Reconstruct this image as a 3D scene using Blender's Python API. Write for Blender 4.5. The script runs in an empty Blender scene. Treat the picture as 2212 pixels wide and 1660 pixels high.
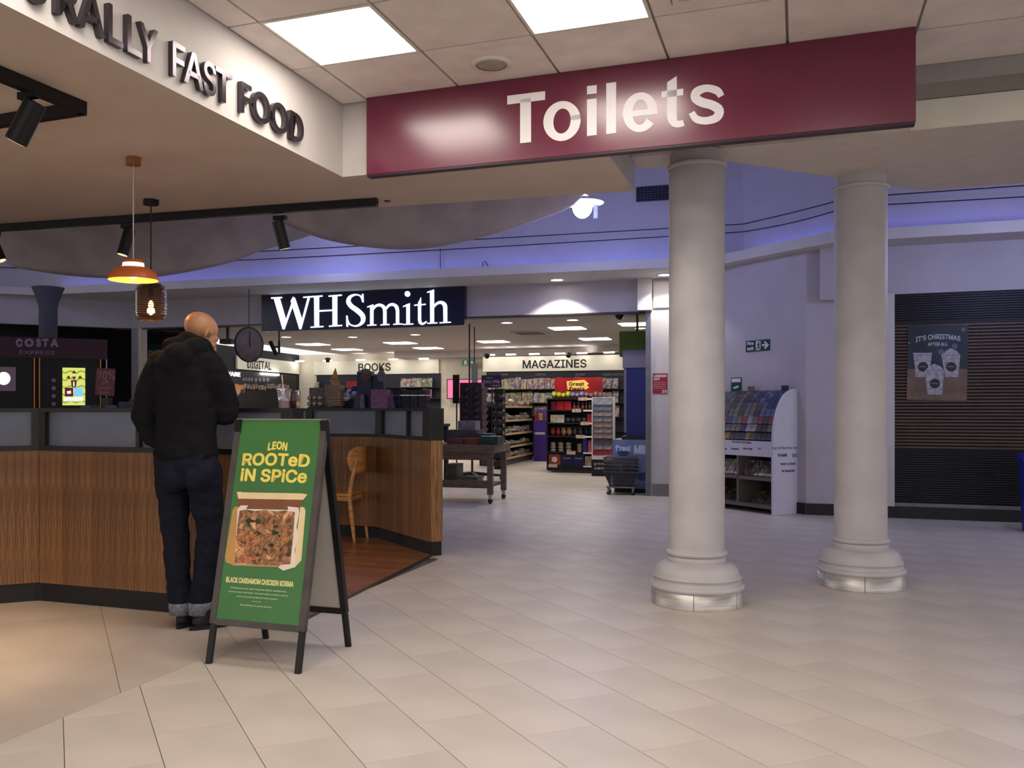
import bpy, math, random, os
from mathutils import Vector, Matrix, noise
random.seed(7)
R = math.radians
# ---------------------------------------------------------------- camera, world, exposure
F, CX, HY, H = 1965.0, 1003.0, 883.0, 1.22      # focal length in px, principal column, horizon row, eye height
SC = bpy.context.scene
COL = SC.collection
cam = bpy.data.objects.new('camera', bpy.data.cameras.new('camera'))
COL.objects.link(cam)
cam.location = (0, 0, H)
cam.rotation_euler = (R(90), 0, 0)
cam.data.sensor_width = 36
cam.data.lens = 36 * F / 2212
cam.data.shift_x = (1106 - CX) / 2212
cam.data.shift_y = (HY - 830) / 2212
cam.data.clip_start = 0.05
SC.camera = cam
w = bpy.data.worlds.new('world'); SC.world = w; w.use_nodes = True
w.node_tree.nodes['Background'].inputs[0].default_value = (0.58, 0.55, 0.55, 1)
w.node_tree.nodes['Background'].inputs[1].default_value = 1.35
SC.view_settings.view_transform = 'Standard'
SC.view_settings.look = 'None'
SC.view_settings.gamma = 1
SC.view_settings.use_curve_mapping = False
SC.view_settings.exposure = 0.4
P_PANEL, P_SHOP, P_BLUE = 11.0, 20.0, 40.0
P_STRIP = 5.5        # strengths: hall ceiling panels, shop ceiling panels, blue atrium lamps
CEIL, SOF, BEAM, LEDGE0, LEDGE1 = 3.09, 2.646, 2.82, 3.03, 3.15

# ---------------------------------------------------------------- helpers
def lin(c):
    c = c / 255.0
    return c / 12.92 if c <= 0.04045 else ((c + 0.055) / 1.055) ** 2.4
def rgb(r, g, b): return (lin(r), lin(g), lin(b), 1)
MATS = {}
def mat(name, col=(200, 200, 200), rough=0.6, metal=0.0, emit=None, es=1.0, trans=0.0, alpha=1.0, noise_amt=0.0, nscale=8.0,
        bump=0.0, bscale=60.0, rnd=0.0, ior=1.45, stretch=None, col2=None, spec=None):
    if name in MATS: return MATS[name]
    m = bpy.data.materials.new(name); m.use_nodes = True
    nt = m.node_tree; b = nt.nodes['Principled BSDF']
    b.inputs['Base Color'].default_value = rgb(*col)
    b.inputs['Roughness'].default_value = rough
    b.inputs['Metallic'].default_value = metal
    b.inputs['IOR'].default_value = ior
    if spec is not None: b.inputs['Specular IOR Level'].default_value = spec
    if trans: b.inputs['Transmission Weight'].default_value = trans
    if alpha < 1: b.inputs['Alpha'].default_value = alpha
    if emit:
        b.inputs['Emission Color'].default_value = rgb(*emit); b.inputs['Emission Strength'].default_value = es
    last = None
    if noise_amt or bump:
        tc = nt.nodes.new('ShaderNodeTexCoord'); mp = nt.nodes.new('ShaderNodeMapping')
        if stretch: mp.inputs['Scale'].default_value = stretch
        nt.links.new(tc.outputs['Object'], mp.inputs[0])
    if noise_amt:
        n = nt.nodes.new('ShaderNodeTexNoise'); n.inputs['Scale'].default_value = nscale; n.inputs['Detail'].default_value = 4
        nt.links.new(mp.outputs[0], n.inputs['Vector'])
        cr = nt.nodes.new('ShaderNodeValToRGB'); c2 = col2 or tuple(v * (1 - noise_amt) for v in col)
        cr.color_ramp.elements[0].position = 0.35; cr.color_ramp.elements[1].position = 0.65
        cr.color_ramp.elements[0].color = rgb(*c2); cr.color_ramp.elements[1].color = rgb(*col)
        nt.links.new(n.outputs['Fac'], cr.inputs[0]); last = cr.outputs[0]
    if rnd:
        oi = nt.nodes.new('ShaderNodeObjectInfo'); hv = nt.nodes.new('ShaderNodeHueSaturation')
        mr = nt.nodes.new('ShaderNodeMapRange'); mr.inputs['To Min'].default_value = 1 - rnd; mr.inputs['To Max'].default_value = 1 + rnd
        nt.links.new(oi.outputs['Random'], mr.inputs['Value']); nt.links.new(mr.outputs[0], hv.inputs['Value'])
        if last: nt.links.new(last, hv.inputs['Color'])
        else: hv.inputs['Color'].default_value = rgb(*col)
        last = hv.outputs[0]
    if last: nt.links.new(last, b.inputs['Base Color'])
    if bump:
        n2 = nt.nodes.new('ShaderNodeTexNoise'); n2.inputs['Scale'].default_value = bscale; n2.inputs['Detail'].default_value = 3
        nt.links.new(mp.outputs[0], n2.inputs['Vector'])
        bp = nt.nodes.new('ShaderNodeBump'); bp.inputs['Strength'].default_value = bump; bp.inputs['Distance'].default_value = 0.01
        nt.links.new(n2.outputs['Fac'], bp.inputs['Height']); nt.links.new(bp.outputs[0], b.inputs['Normal'])
    MATS[name] = m
    return m
def print_mat(name, sat=0.6, val=0.6, white=0.4, rough=0.4):
    """cover print: a hue for each object and irregular printed blocks"""
    if name in MATS: return MATS[name]
    m = bpy.data.materials.new(name); m.use_nodes = True; nt = m.node_tree; b = nt.nodes['Principled BSDF']
    oi = nt.nodes.new('ShaderNodeObjectInfo'); tc = nt.nodes.new('ShaderNodeTexCoord')
    hs = nt.nodes.new('ShaderNodeCombineColor'); hs.mode = 'HSV'; nt.links.new(oi.outputs['Random'], hs.inputs[0])
    hs.inputs[1].default_value = sat; hs.inputs[2].default_value = val
    add = nt.nodes.new('ShaderNodeVectorMath'); add.operation = 'ADD'
    mul = nt.nodes.new('ShaderNodeVectorMath'); mul.operation = 'MULTIPLY_ADD'
    comb = nt.nodes.new('ShaderNodeCombineXYZ'); sc = nt.nodes.new('ShaderNodeMath'); sc.operation = 'MULTIPLY'; sc.inputs[1].default_value = 37
    nt.links.new(oi.outputs['Random'], sc.inputs[0]); nt.links.new(sc.outputs[0], comb.inputs[0]); nt.links.new(sc.outputs[0], comb.inputs[2])
    mul.inputs[1].default_value = (3, 1, 5); nt.links.new(tc.outputs['Generated'], mul.inputs[0]); nt.links.new(comb.outputs[0], mul.inputs[2])
    v = nt.nodes.new('ShaderNodeTexVoronoi'); v.distance = 'CHEBYCHEV'; v.inputs['Scale'].default_value = 1.0
    nt.links.new(mul.outputs[0], v.inputs['Vector'])
    sp_ = nt.nodes.new('ShaderNodeSeparateColor'); nt.links.new(v.outputs['Color'], sp_.inputs[0]); cr = nt.nodes.new('ShaderNodeValToRGB'); cr.color_ramp.interpolation = 'CONSTANT'
    pal = [(206, 200, 196), (150, 44, 46), (52, 50, 66), (190, 150, 90), (70, 96, 128), (170, 160, 158), (190, 120, 110), (90, 70, 60), (200, 186, 96), (120, 140, 150)]
    e = cr.color_ramp.elements; e[0].position = 0; e[0].color = rgb(*pal[0]); e[1].position = .9; e[1].color = rgb(*pal[9])
    for k in range(1, 9): q = e.new(k / 10); q.color = rgb(*pal[k])
    nt.links.new(sp_.outputs[0], cr.inputs[0])
    mx = nt.nodes.new('ShaderNodeMix'); mx.data_type = 'RGBA'; mx.inputs[0].default_value = .7
    nt.links.new(hs.outputs[0], mx.inputs[6]); nt.links.new(cr.outputs[0], mx.inputs[7])
    hv = nt.nodes.new('ShaderNodeHueSaturation'); hv.inputs['Value'].default_value = .35 + val; nt.links.new(mx.outputs[2], hv.inputs['Color'])
    nt.links.new(hv.outputs[0], b.inputs['Base Color']); b.inputs['Roughness'].default_value = rough
    MATS[name] = m; return m

class Fr:
    """a local frame: x to the right along a wall, y into the wall, z up"""
    def __init__(s, x=0, y=0, z=0, ang=0, M=None):
        s.M = M if M is not None else Matrix.Translation((x, y, z)) @ Matrix.Rotation(R(ang), 4, 'Z')
        s.I = s.M.inverted()
    def loc(s, px, py, y=0.0):
        n = s.M.to_3x3() @ Vector((0, 1, 0)); o = s.M @ Vector((0, y, 0)); c = Vector((0, 0, H))
        d = Vector(((px - CX) / F, 1, (HY - py) / F))
        p = s.I @ (c + d * ((o - c).dot(n) / d.dot(n)))
        return p.x, p.z
    def w(s, x, y, z=0): return s.M @ Vector((x, y, z))
    def to(s, X, Y): v = s.I @ Vector((X, Y, 0)); return v.x, v.y
    def child(s, x, y, z=0, ang=0): return Fr(M=s.M @ Matrix.Translation((x, y, z)) @ Matrix.Rotation(R(ang), 4, 'Z'))
def fl(px, py, z=0.0):
    Y = F * (H - z) / (py - HY); return ((px - CX) / F * Y, Y)
def at(px, py, Y): return Vector(((px - CX) / F * Y, Y, H + (HY - py) / F * Y))

class MB:
    def __init__(s): s.v = []; s.f = []; s.mi = []; s.sm = []; s.cur = 0; s.smooth = False
    def add(s, vs, fs, smooth=None):
        o = len(s.v); s.v += [tuple(v) for v in vs]; s.f += [tuple(i + o for i in f) for f in fs]
        s.mi += [s.cur] * len(fs); s.sm += [s.smooth if smooth is None else smooth] * len(fs); return s
    def box(s, x0, x1, y0, y1, z0, z1):
        if x0 > x1: x0, x1 = x1, x0
        if y0 > y1: y0, y1 = y1, y0
        if z0 > z1: z0, z1 = z1, z0
        return s.add([(x0, y0, z0), (x1, y0, z0), (x1, y1, z0), (x0, y1, z0), (x0, y0, z1), (x1, y0, z1), (x1, y1, z1), (x0, y1, z1)],
                     [(0, 3, 2, 1), (4, 5, 6, 7), (0, 1, 5, 4), (1, 2, 6, 5), (2, 3, 7, 6), (3, 0, 4, 7)])
    def prism(s, poly, z0, z1):       # polygon in xy, extruded along z
        a = sum(poly[i][0] * poly[(i + 1) % len(poly)][1] - poly[(i + 1) % len(poly)][0] * poly[i][1] for i in range(len(poly)))
        if a < 0: poly = poly[::-1]
        n = len(poly)
        return s.add([(p[0], p[1], z0) for p in poly] + [(p[0], p[1], z1) for p in poly],
                     [tuple(range(n))[::-1], tuple(range(n, 2 * n))] + [(i, (i + 1) % n, n + (i + 1) % n, n + i) for i in range(n)])
    def prismy(s, poly, y0, y1):      # polygon in xz, extruded along y
        a = sum(poly[i][0] * poly[(i + 1) % len(poly)][1] - poly[(i + 1) % len(poly)][0] * poly[i][1] for i in range(len(poly)))
        if a < 0: poly = poly[::-1]
        n = len(poly)
        return s.add([(p[0], y0, p[1]) for p in poly] + [(p[0], y1, p[1]) for p in poly],
                     [tuple(range(n)), tuple(range(n, 2 * n))[::-1]] + [(i, n + i, n + (i + 1) % n, (i + 1) % n) for i in range(n)])
    def lathe(s, prof, n=32, cx=0, cy=0, smooth=True, cap=True):
        vs = []; fs = []
        for r, z in prof:
            for k in range(n):
                a = 2 * math.pi * k / n; vs.append((cx + r * math.cos(a), cy + r * math.sin(a), z))
        for i in range(len(prof) - 1):
            for k in range(n):
                k2 = (k + 1) % n; fs.append((i * n + k, i * n + k2, (i + 1) * n + k2, (i + 1) * n + k))
        s.add(vs, fs, smooth)
        if cap: 
            s.add(vs[:n], [tuple(range(n))[::-1]], False); s.add(vs[-n:], [tuple(range(n))], False)
        return s
    def tube(s, pts, r, n=8, smooth=True):
        pts = [Vector(p) for p in pts]; rs = r if isinstance(r, (list, tuple)) else [r] * len(pts)
        vs = []; fs = []; ref = None
        for i, p in enumerate(pts):
            t = (pts[min(i + 1, len(pts) - 1)] - pts[max(i - 1, 0)]).normalized()
            if ref is None or abs(ref.dot(t)) > 0.95: ref = Vector((0, 0, 1)) if abs(t.z) < 0.9 else Vector((1, 0, 0))
            a = t.cross(ref).normalized(); b = t.cross(a)
            for k in range(n):
                th = 2 * math.pi * k / n; vs.append(p + (a * math.cos(th) + b * math.sin(th)) * rs[i])
        for i in range(len(pts) - 1):
            for k in range(n):
                k2 = (k + 1) % n; fs.append((i * n + k, (i + 1) * n + k, (i + 1) * n + k2, i * n + k2))
        s.add(vs, fs, smooth)
        s.add(vs[:n], [tuple(range(n))], False); s.add(vs[-n:], [tuple(range(n))[::-1]], False)
        return s
    def ell(s, c, r, M=None, n=16, m=10):
        vs = []; fs = []
        for i in range(m + 1):
            ph = math.pi * i / m
            for k in range(n):
                a = 2 * math.pi * k / n
                v = Vector((r[0] * math.sin(ph) * math.cos(a), r[1] * math.sin(ph) * math.sin(a), -r[2] * math.cos(ph)))
                if M: v = M @ v
                vs.append(v + Vector(c))
        for i in range(m):
            for k in range(n):
                k2 = (k + 1) % n; fs.append((i * n + k, i * n + k2, (i + 1) * n + k2, (i + 1) * n + k))
        return s.add(vs, fs, True)
def mesh_of(name, mb, mats):
    me = bpy.data.meshes.new(name); me.from_pydata([tuple(v) for v in mb.v], [], mb.f)
    for m in (mats if isinstance(mats, (list, tuple)) else [mats]): me.materials.append(m)
    me.polygons.foreach_set('material_index', mb.mi); me.polygons.foreach_set('use_smooth', mb.sm)
    me.update(); return me
def link(name, me, parent=None, M=None):
    o = bpy.data.objects.new(name, me); COL.objects.link(o)
    if parent is not None: o.parent = parent
    if M is not None: o.matrix_local = M
    return o
def bev(o, wd=0.004, seg=2):
    m = o.modifiers.new('bevel', 'BEVEL'); m.width = wd; m.segments = seg; m.limit_method = 'ANGLE'; m.angle_limit = R(40); return o
def part(name, mb, m, parent, M=None, label=None):
    o = link(name, mesh_of(name, mb, m), parent, M)
    if label: o['label'] = label
    return o
def tag(o, label, cat, group=None, kind=None):
    o['label'] = label; o['category'] = cat
    if group: o['group'] = group
    if kind: o['kind'] = kind
    return o
def thing(name, label, cat, fr=None, group=None):
    o = bpy.data.objects.new(name, None); COL.objects.link(o); o.empty_display_size = 0.1
    if fr is not None: o.matrix_world = fr.M
    return tag(o, label, cat, group)
def single(name, mb, m, label, cat, fr=None, group=None):
    return tag(link(name, mesh_of(name, mb, m), None, fr.M if fr else None), label, cat, group)
def struct(name, mb, m, fr=None):
    o = link(name, mesh_of(name, mb, m), None, fr.M if fr else None); o['kind'] = 'structure'; return o

# text -> mesh data
try:
    FONT = bpy.data.fonts.load(os.path.join(bpy.utils.system_resource('DATAFILES'), 'fonts', 'Inter.woff2'))
except Exception:
    FONT = None
_tx = {}
def text_geo(body, bold=0.0, spacing=1.0):
    k = (body, bold, spacing)
    if k not in _tx:
        c = bpy.data.curves.new('t', 'FONT'); c.body = body; c.space_character = spacing; c.resolution_u = 3
        if FONT: c.font = FONT
        c.extrude = 0.5; c.fill_mode = 'BOTH'
        o = bpy.data.objects.new('t', c); COL.objects.link(o)
        dg = bpy.context.evaluated_depsgraph_get(); me = bpy.data.meshes.new_from_object(o.evaluated_get(dg))
        vs = [tuple(v.co) for v in me.vertices]; fs = [tuple(p.vertices) for p in me.polygons]
        if bold:      # heavier strokes: shifted copies of the outline laid over each other
            v0, f0 = vs, fs; vs = []; fs = []
            nd_ = 16 if bold >= .02 else 8
            for kk_, (dx, dy) in enumerate([(0, 0)] + [(math.cos(2 * math.pi * q / nd_), math.sin(2 * math.pi * q / nd_)) for q in range(nd_)]):
                o_ = len(vs); vs += [(v[0] + dx * bold, v[1] * (1 - 2 * bold / 0.727) + bold + dy * bold, v[2] * (1 - .05 * kk_)) for v in v0]; fs += [tuple(i + o_ for i in f) for f in f0]
        bpy.data.objects.remove(o); bpy.data.curves.remove(c); bpy.data.meshes.remove(me)
        _tx[k] = (vs, fs, min(v[0] for v in vs), max(v[0] for v in vs))
    return _tx[k]
_e = text_geo('T'); CAPH = max(v[1] for v in _e[0]) - min(v[1] for v in _e[0])
def put_text(mb, body, x0, x1, z0, cap, y0, y1, bold=0.0, spacing=1.0, curve=None, full=False):
    """lettering standing in the xz plane between x0 and x1, base line z0, capitals cap high, from y0 (front) to y1"""
    vs, fs, a, b = text_geo(body, bold, spacing); sx = (x1 - x0) / (b - a)
    ch = CAPH
    if full: lo = min(v[1] for v in vs); ch = max(v[1] for v in vs) - lo
    else: lo = 0
    out = []
    for v in vs:
        x = x0 + (v[0] - a) * sx; z = z0 + (v[1] - lo) * cap / ch
        if curve: z += curve * (1 - ((x - (x0 + x1) / 2) / ((x1 - x0) / 2)) ** 2)
        out.append((x, y0 + (.5 - v[2]) * .0004 if v[2] > 0 else y1, z))
    mb.add(out, fs, False); return mb
def ptext(mb, fr, body, pa, pb, rx, yt, yb, y=0.0, th=0.002, **k):
    """lettering on plane y of a frame, spanning image columns pa..pb, height measured at column rx"""
    xa = fr.loc(pa, yb, y)[0]; xb = fr.loc(pb, yb, y)[0]; zb = fr.loc(rx, yb, y)[1]; zt = fr.loc(rx, yt, y)[1]
    return put_text(mb, body, xa, xb, zb, zt - zb, y - th, y, **k)
def ppoly(mb, fr, pts, y=0.0, th=0.002):
    return mb.prismy([fr.loc(px, py, y) for px, py in pts], y - th, y)
def prect(mb, fr, pa, pb, rx, yt, yb, y0=0.0, y1=0.05):
    x0 = fr.loc(pa, yb, y0)[0]; x1 = fr.loc(pb, yb, y0)[0]; zt = fr.loc(rx, yt, y0)[1]; zb = fr.loc(rx, yb, y0)[1]
    return mb.box(x0, x1, y0, y1, zb, zt)
def circ(cx, cz, rx, rz=None, n=24):
    rz = rz or rx; return [(cx + rx * math.cos(2 * math.pi * k / n), cz + rz * math.sin(2 * math.pi * k / n)) for k in range(n)]
def pcirc(cx, cy, rx, ry, n=24): return [(cx + rx * math.cos(2 * math.pi * k / n), cy + ry * math.sin(2 * math.pi * k / n)) for k in range(n)]
def clip(poly, n, d):      # keep where n.p <= d
    out = []
    for i in range(len(poly)):
        a = poly[i]; b = poly[(i + 1) % len(poly)]; da = n[0] * a[0] + n[1] * a[1] - d; db = n[0] * b[0] + n[1] * b[1] - d
        if da <= 0: out.append(a)
        if (da < 0 < db) or (db < 0 < da):
            t = da / (da - db); out.append((a[0] + t * (b[0] - a[0]), a[1] + t * (b[1] - a[1])))
    return out
def spot(name, loc, tgt, power, col, size=60, blend=0.6, rad=0.03):
    l = bpy.data.lights.new(name, 'SPOT'); l.energy = power; l.color = col; l.spot_size = R(size); l.spot_blend = blend; l.shadow_soft_size = rad
    o = bpy.data.objects.new(name, l); COL.objects.link(o); o.location = loc
    o.rotation_euler = (Vector(tgt) - Vector(loc)).to_track_quat('-Z', 'Y').to_euler(); return o
def point(name, loc, power, col, rad=0.05):
    l = bpy.data.lights.new(name, 'POINT'); l.energy = power; l.color = col; l.shadow_soft_size = rad
    o = bpy.data.objects.new(name, l); COL.objects.link(o); o.location = loc; return o

def stroke(pts):       # x, y, width (zoomed pixels) -> polygon
    l_ = []; r_ = []
    # densify with catmull-rom
    Q = []
    for i in range(len(pts) - 1):
        p0, p1, p2, p3 = pts[max(i - 1, 0)], pts[i], pts[i + 1], pts[min(i + 2, len(pts) - 1)]
        for k in range(4):
            f = k / 4; Q.append(tuple(0.5 * (2 * p1[c] + (p2[c] - p0[c]) * f + (2 * p0[c] - 5 * p1[c] + 4 * p2[c] - p3[c]) * f * f + (3 * p1[c] - p0[c] - 3 * p2[c] + p3[c]) * f ** 3) for c in range(3)))
    Q.append(pts[-1])
    quads = []
    for i, q in enumerate(Q):
        a, c = Q[max(i - 1, 0)], Q[min(i + 1, len(Q) - 1)]; dx, dy = c[0] - a[0], c[1] - a[1]; L = math.hypot(dx, dy) or 1
        l_.append((q[0] - dy / L * q[2] / 2, q[1] + dx / L * q[2] / 2)); r_.append((q[0] + dy / L * q[2] / 2, q[1] - dx / L * q[2] / 2))
    return [[l_[i], l_[i + 1], r_[i + 1], r_[i]] for i in range(len(Q) - 1)]
# ---------------------------------------------------------------- materials
M_TILE = mat('floor_tile', (204, 196, 184), 0.42, noise_amt=0.06, nscale=2.0, bump=0.04, bscale=25, rnd=0.02, spec=0.5)
M_TILEW = mat('floor_tile_warm', (196, 184, 172), 0.42, noise_amt=0.07, nscale=2.0, bump=0.04, bscale=25, rnd=0.02)
M_GROUT = mat('grout', (105, 95, 86), 0.9, noise_amt=0.2)
M_WHITE = mat('white_paint', (205, 200, 196), 0.7, noise_amt=0.03, nscale=3, bump=0.03, bscale=120)
M_WALL = mat('wall_paint', (188, 182, 190), 0.75, noise_amt=0.04, nscale=2, bump=0.03, bscale=120)
M_CEIL = mat('ceiling_tile', (250, 240, 234), 0.85, noise_amt=0.04, nscale=6, bump=0.1, bscale=150, rnd=0.02)
M_SOF = mat('soffit_paint', (220, 202, 188), 0.8, noise_amt=0.04, nscale=2)
M_CREAM = mat('cream_paint', (242, 236, 222), 0.6, noise_amt=0.03)
M_BEAM = mat('beam_paint', (226, 215, 204), 0.75, noise_amt=0.03)
M_GREY = mat('shaded_recess', (158, 154, 150), 0.8, noise_amt=0.04)  # grey base colour carries the shade of the step above the beam
M_TBAR = mat('ceiling_grid', (150, 142, 138), 0.5)
M_PANEL = mat('light_diffuser', (255, 255, 255), 0.5, emit=(255, 243, 232), es=P_PANEL)
M_SHOPL = mat('shop_light', (255, 255, 255), 0.5, emit=(255, 244, 236), es=P_SHOP)
M_BLACK = mat('black_plastic', (22, 21, 22), 0.5, noise_amt=0.1)
M_BLACKM = mat('black_metal', (30, 30, 32), 0.4, metal=0.3, noise_amt=0.1)
M_FRAME = mat('counter_frame', (44, 42, 40), 0.35, metal=0.5, noise_amt=0.15)
M_PLINTH = mat('black_plinth', (20, 19, 20), 0.45, noise_amt=0.2)
M_WOOD = mat('bamboo_plank', (142, 98, 56), 0.42, noise_amt=0.4, nscale=5, col2=(94, 64, 36), stretch=(14, 14, 1.1), rnd=0.22, bump=0.08, bscale=30)
M_CAPW = mat('bamboo_end', (168, 120, 72), 0.45, noise_amt=0.4, nscale=5, stretch=(25, 25, 1))
M_DECK = mat('deck_plank', (164, 108, 72), 0.3, noise_amt=0.35, nscale=4, stretch=(1.5, 20, 1), rnd=0.2, bump=0.05)
M_CHAIR = mat('chair_wood', (222, 160, 98), 0.4, noise_amt=0.2, nscale=4, stretch=(1, 1, 6))
M_FLUTE = mat('fluted_glass', (176, 186, 208), 0.16, trans=0.82, ior=1.35, noise_amt=0.04)
M_STONE = mat('column_paint', (196, 192, 194), 0.55, noise_amt=0.06, nscale=4, bump=0.08, bscale=40)
M_STEEL = mat('brushed_steel', (214, 210, 206), 0.38, metal=0.6, noise_amt=0.15, nscale=6, stretch=(1, 1, 12))
M_BURG = mat('burgundy_sign', (104, 18, 54), 0.24, noise_amt=0.05, spec=1.0)
M_BURGD = mat('burgundy_edge', (48, 16, 32), 0.4, noise_amt=0.05)
M_SWHITE = mat('sign_white', (235, 232, 232), 0.4, noise_amt=0.01)
M_NAVY = mat('navy_sign', (22, 24, 62), 0.25, noise_amt=0.1)
M_WHL = mat('backlit_letter', (240, 245, 255), 0.4, emit=(226, 234, 255), es=1.05)
M_LETTER = mat('pewter_letter', (84, 78, 84), 0.2, metal=0.75, noise_amt=0.08)
M_PORE = mat('shop_ceiling', (186, 180, 178), 0.8, noise_amt=0.04)
M_SHOPW = mat('shop_wall', (214, 208, 190), 0.7, noise_amt=0.04)
M_SIGNP = mat('department_panel', (226, 224, 206), 0.5, noise_amt=0.02)
M_DARK = mat('dark_wall', (22, 20, 26), 0.7, noise_amt=0.2)
M_INK = mat('black_ink', (28, 26, 28), 0.5)
M_SKIRT = mat('dark_skirting', (26, 26, 30), 0.5, noise_amt=0.2)
M_FABRIC = mat('draped_fabric', (222, 210, 202), 0.9, noise_amt=0.12, nscale=3, stretch=(1, 1, 1), bump=0.3, bscale=14)
M_LAMPB = mat('blue_lamp', (255, 255, 255), 0.4, emit=(190, 210, 255), es=12)
M_GREYP = mat('grey_metal', (120, 120, 124), 0.4, metal=0.4, noise_amt=0.08)
M_COVER = print_mat('cover_print', 0.6, 0.42, 0.3)
M_COVERD = print_mat('cover_print_dark', 0.6, 0.28, 0.3)
M_PACK = print_mat('sweet_pack', 0.4, 0.5, 0.3)
M_SHELF = mat('black_shelf', (26, 25, 28), 0.5, noise_amt=0.1)
M_SHELFE = mat('shelf_edge', (206, 180, 140), 0.5, noise_amt=0.1)
M_PWHITE = mat('plain_white', (225, 222, 220), 0.5, noise_amt=0.02)

def translucent(m, w=.5):
    nt = m.node_tree; b = nt.nodes['Principled BSDF']; out = nt.nodes['Material Output']; tr = nt.nodes.new('ShaderNodeBsdfTranslucent'); mx = nt.nodes.new('ShaderNodeMixShader')
    tr.inputs[0].default_value = b.inputs['Base Color'].default_value; mx.inputs[0].default_value = w
    nt.links.new(b.outputs[0], mx.inputs[1]); nt.links.new(tr.outputs[0], mx.inputs[2]); nt.links.new(mx.outputs[0], out.inputs[0])
translucent(M_FABRIC, .3)

# ---------------------------------------------------------------- frames
T = -20.1
G = Fr(-0.7478, 5.60, 0, T)          # hall grid: origin under the corner of the cafe bulkhead
S = Fr(2.566, 12.70, 0, -18.5)       # shop front plane
N = Fr(-2.70, 5.78, 0, T)            # near counter wall, origin at its bend
RW = Fr(3.93, 10.47, 0, T)           # right wall with the shutter
LA = math.atan((116 - CX) / F); TW, TL = 0.3110, 0.60
Lv = (math.sin(LA), math.cos(LA)); Wv = (math.cos(LA), -math.sin(LA))
def wl(w_, l_): return (w_ * Wv[0] + l_ * Lv[0], w_ * Wv[1] + l_ * Lv[1])

# ---------------------------------------------------------------- floor
b = MB(); b.box(-14, 14, -4, 30, -0.12, -0.004)
floor = struct('floor', b, M_GROUT)
nx = (N.M.to_3x3() @ Vector((1, 0, 0))); no = N.M.translation
BX = 1.80                                        # boundary between the two kinds of tile, in N.x
dB = nx.x * no.x + nx.y * no.y + BX
def inset(poly, g):
    c = (sum(p[0] for p in poly) / len(poly), sum(p[1] for p in poly) / len(poly)); out = []
    n = len(poly)
    a = sum(poly[i][0] * poly[(i + 1) % n][1] - poly[(i + 1) % n][0] * poly[i][1] for i in range(n))
    if a < 0: poly = poly[::-1]
    res = poly
    for i in range(n):
        p, q = poly[i], poly[(i + 1) % n]; dx, dy = q[0] - p[0], q[1] - p[1]; L = math.hypot(dx, dy)
        if L < 1e-6: continue
        nn = (dy / L, -dx / L); res = clip(res, nn, nn[0] * p[0] + nn[1] * p[1] - g)
        if len(res) < 3: return []
    return res
tiles = []
for i in range(-16, 60):
    for j in range(-6, 68):
        w0 = 0.034 + TW * i; l0 = (3.285 if i % 2 == 0 else 3.585) - 4 * TL + TL * j
        poly = [wl(w0 + .0009, l0), wl(w0 + TW - .0009, l0), wl(w0 + TW - .0009, l0 + TL), wl(w0 + .0009, l0 + TL)]
        cx_, cy_ = sum(p[0] for p in poly) / 4, sum(p[1] for p in poly) / 4
        if cy_ < 1.9 or cy_ > 26.5: continue
        px = CX + F * cx_ / cy_
        if px < -260 or px > 2480: continue
        lx, ly = N.to(cx_, cy_)
        if ly > -0.02 and ly < 3.2 and lx < (1.45 if ly < 2.3 else 1.45 - (ly - 2.3) * 1.12): continue
        if cy_ > 14 and abs(px - 900) > 900: continue
        poly = clip(poly, (-nx.x, -nx.y), -dB) if ly < 2.4 else poly
        if len(poly) < 3: continue
        poly = inset(poly, 0.0006)
        if len(poly) >= 3: tiles.append((cy_ ** 2 + cx_ ** 2, poly, M_TILE, -100 < px < 2312))
# large tiles by the cafe
s0 = fl(260, 1494); w_a = s0[0] * Wv[0] + s0[1] * Wv[1]
for i in range(-4, 4):
    for j in range(-2, 5):
        w0 = w_a + 0.607 * i; l0 = 1.0 + 2.4 * j
        poly = [wl(w0, l0), wl(w0 + 0.607, l0), wl(w0 + 0.607, l0 + 2.4), wl(w0, l0 + 2.4)]
        poly = clip(poly, (nx.x, nx.y), dB)
        if len(poly) < 3: continue
        u = (N.M.to_3x3() @ Vector((0, 1, 0))); poly = clip(poly, (u.x, u.y), u.x * no.x + u.y * no.y + 0.06)
        if len(poly) < 3: continue
        poly = inset(poly, 0.0013)
        if len(poly) < 3: continue
        c = (sum(p[0] for p in poly) / len(poly), sum(p[1] for p in poly) / len(poly))
        if c[1] < 1.2: continue
        tiles.append((c[0] ** 2 + c[1] ** 2, poly, M_TILEW, True))
tiles.sort(key=lambda t: (not t[3], t[0]))
rest = MB()
for k, (_, poly, m, vis) in enumerate(tiles):
    if k < 298:
        cx_, cy_ = sum(p[0] for p in poly) / len(poly), sum(p[1] for p in poly) / len(poly)
        t = MB(); t.prism([(p[0] - cx_, p[1] - cy_) for p in poly], -0.004, 0.0)
        part('floor_tile', t, m, floor, Matrix.Translation((cx_, cy_, 0)))
    else: rest.prism(poly, -0.004, 0.0)
o = part('floor_tiles', rest, M_TILE, floor); o['kind'] = 'stuff'

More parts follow.
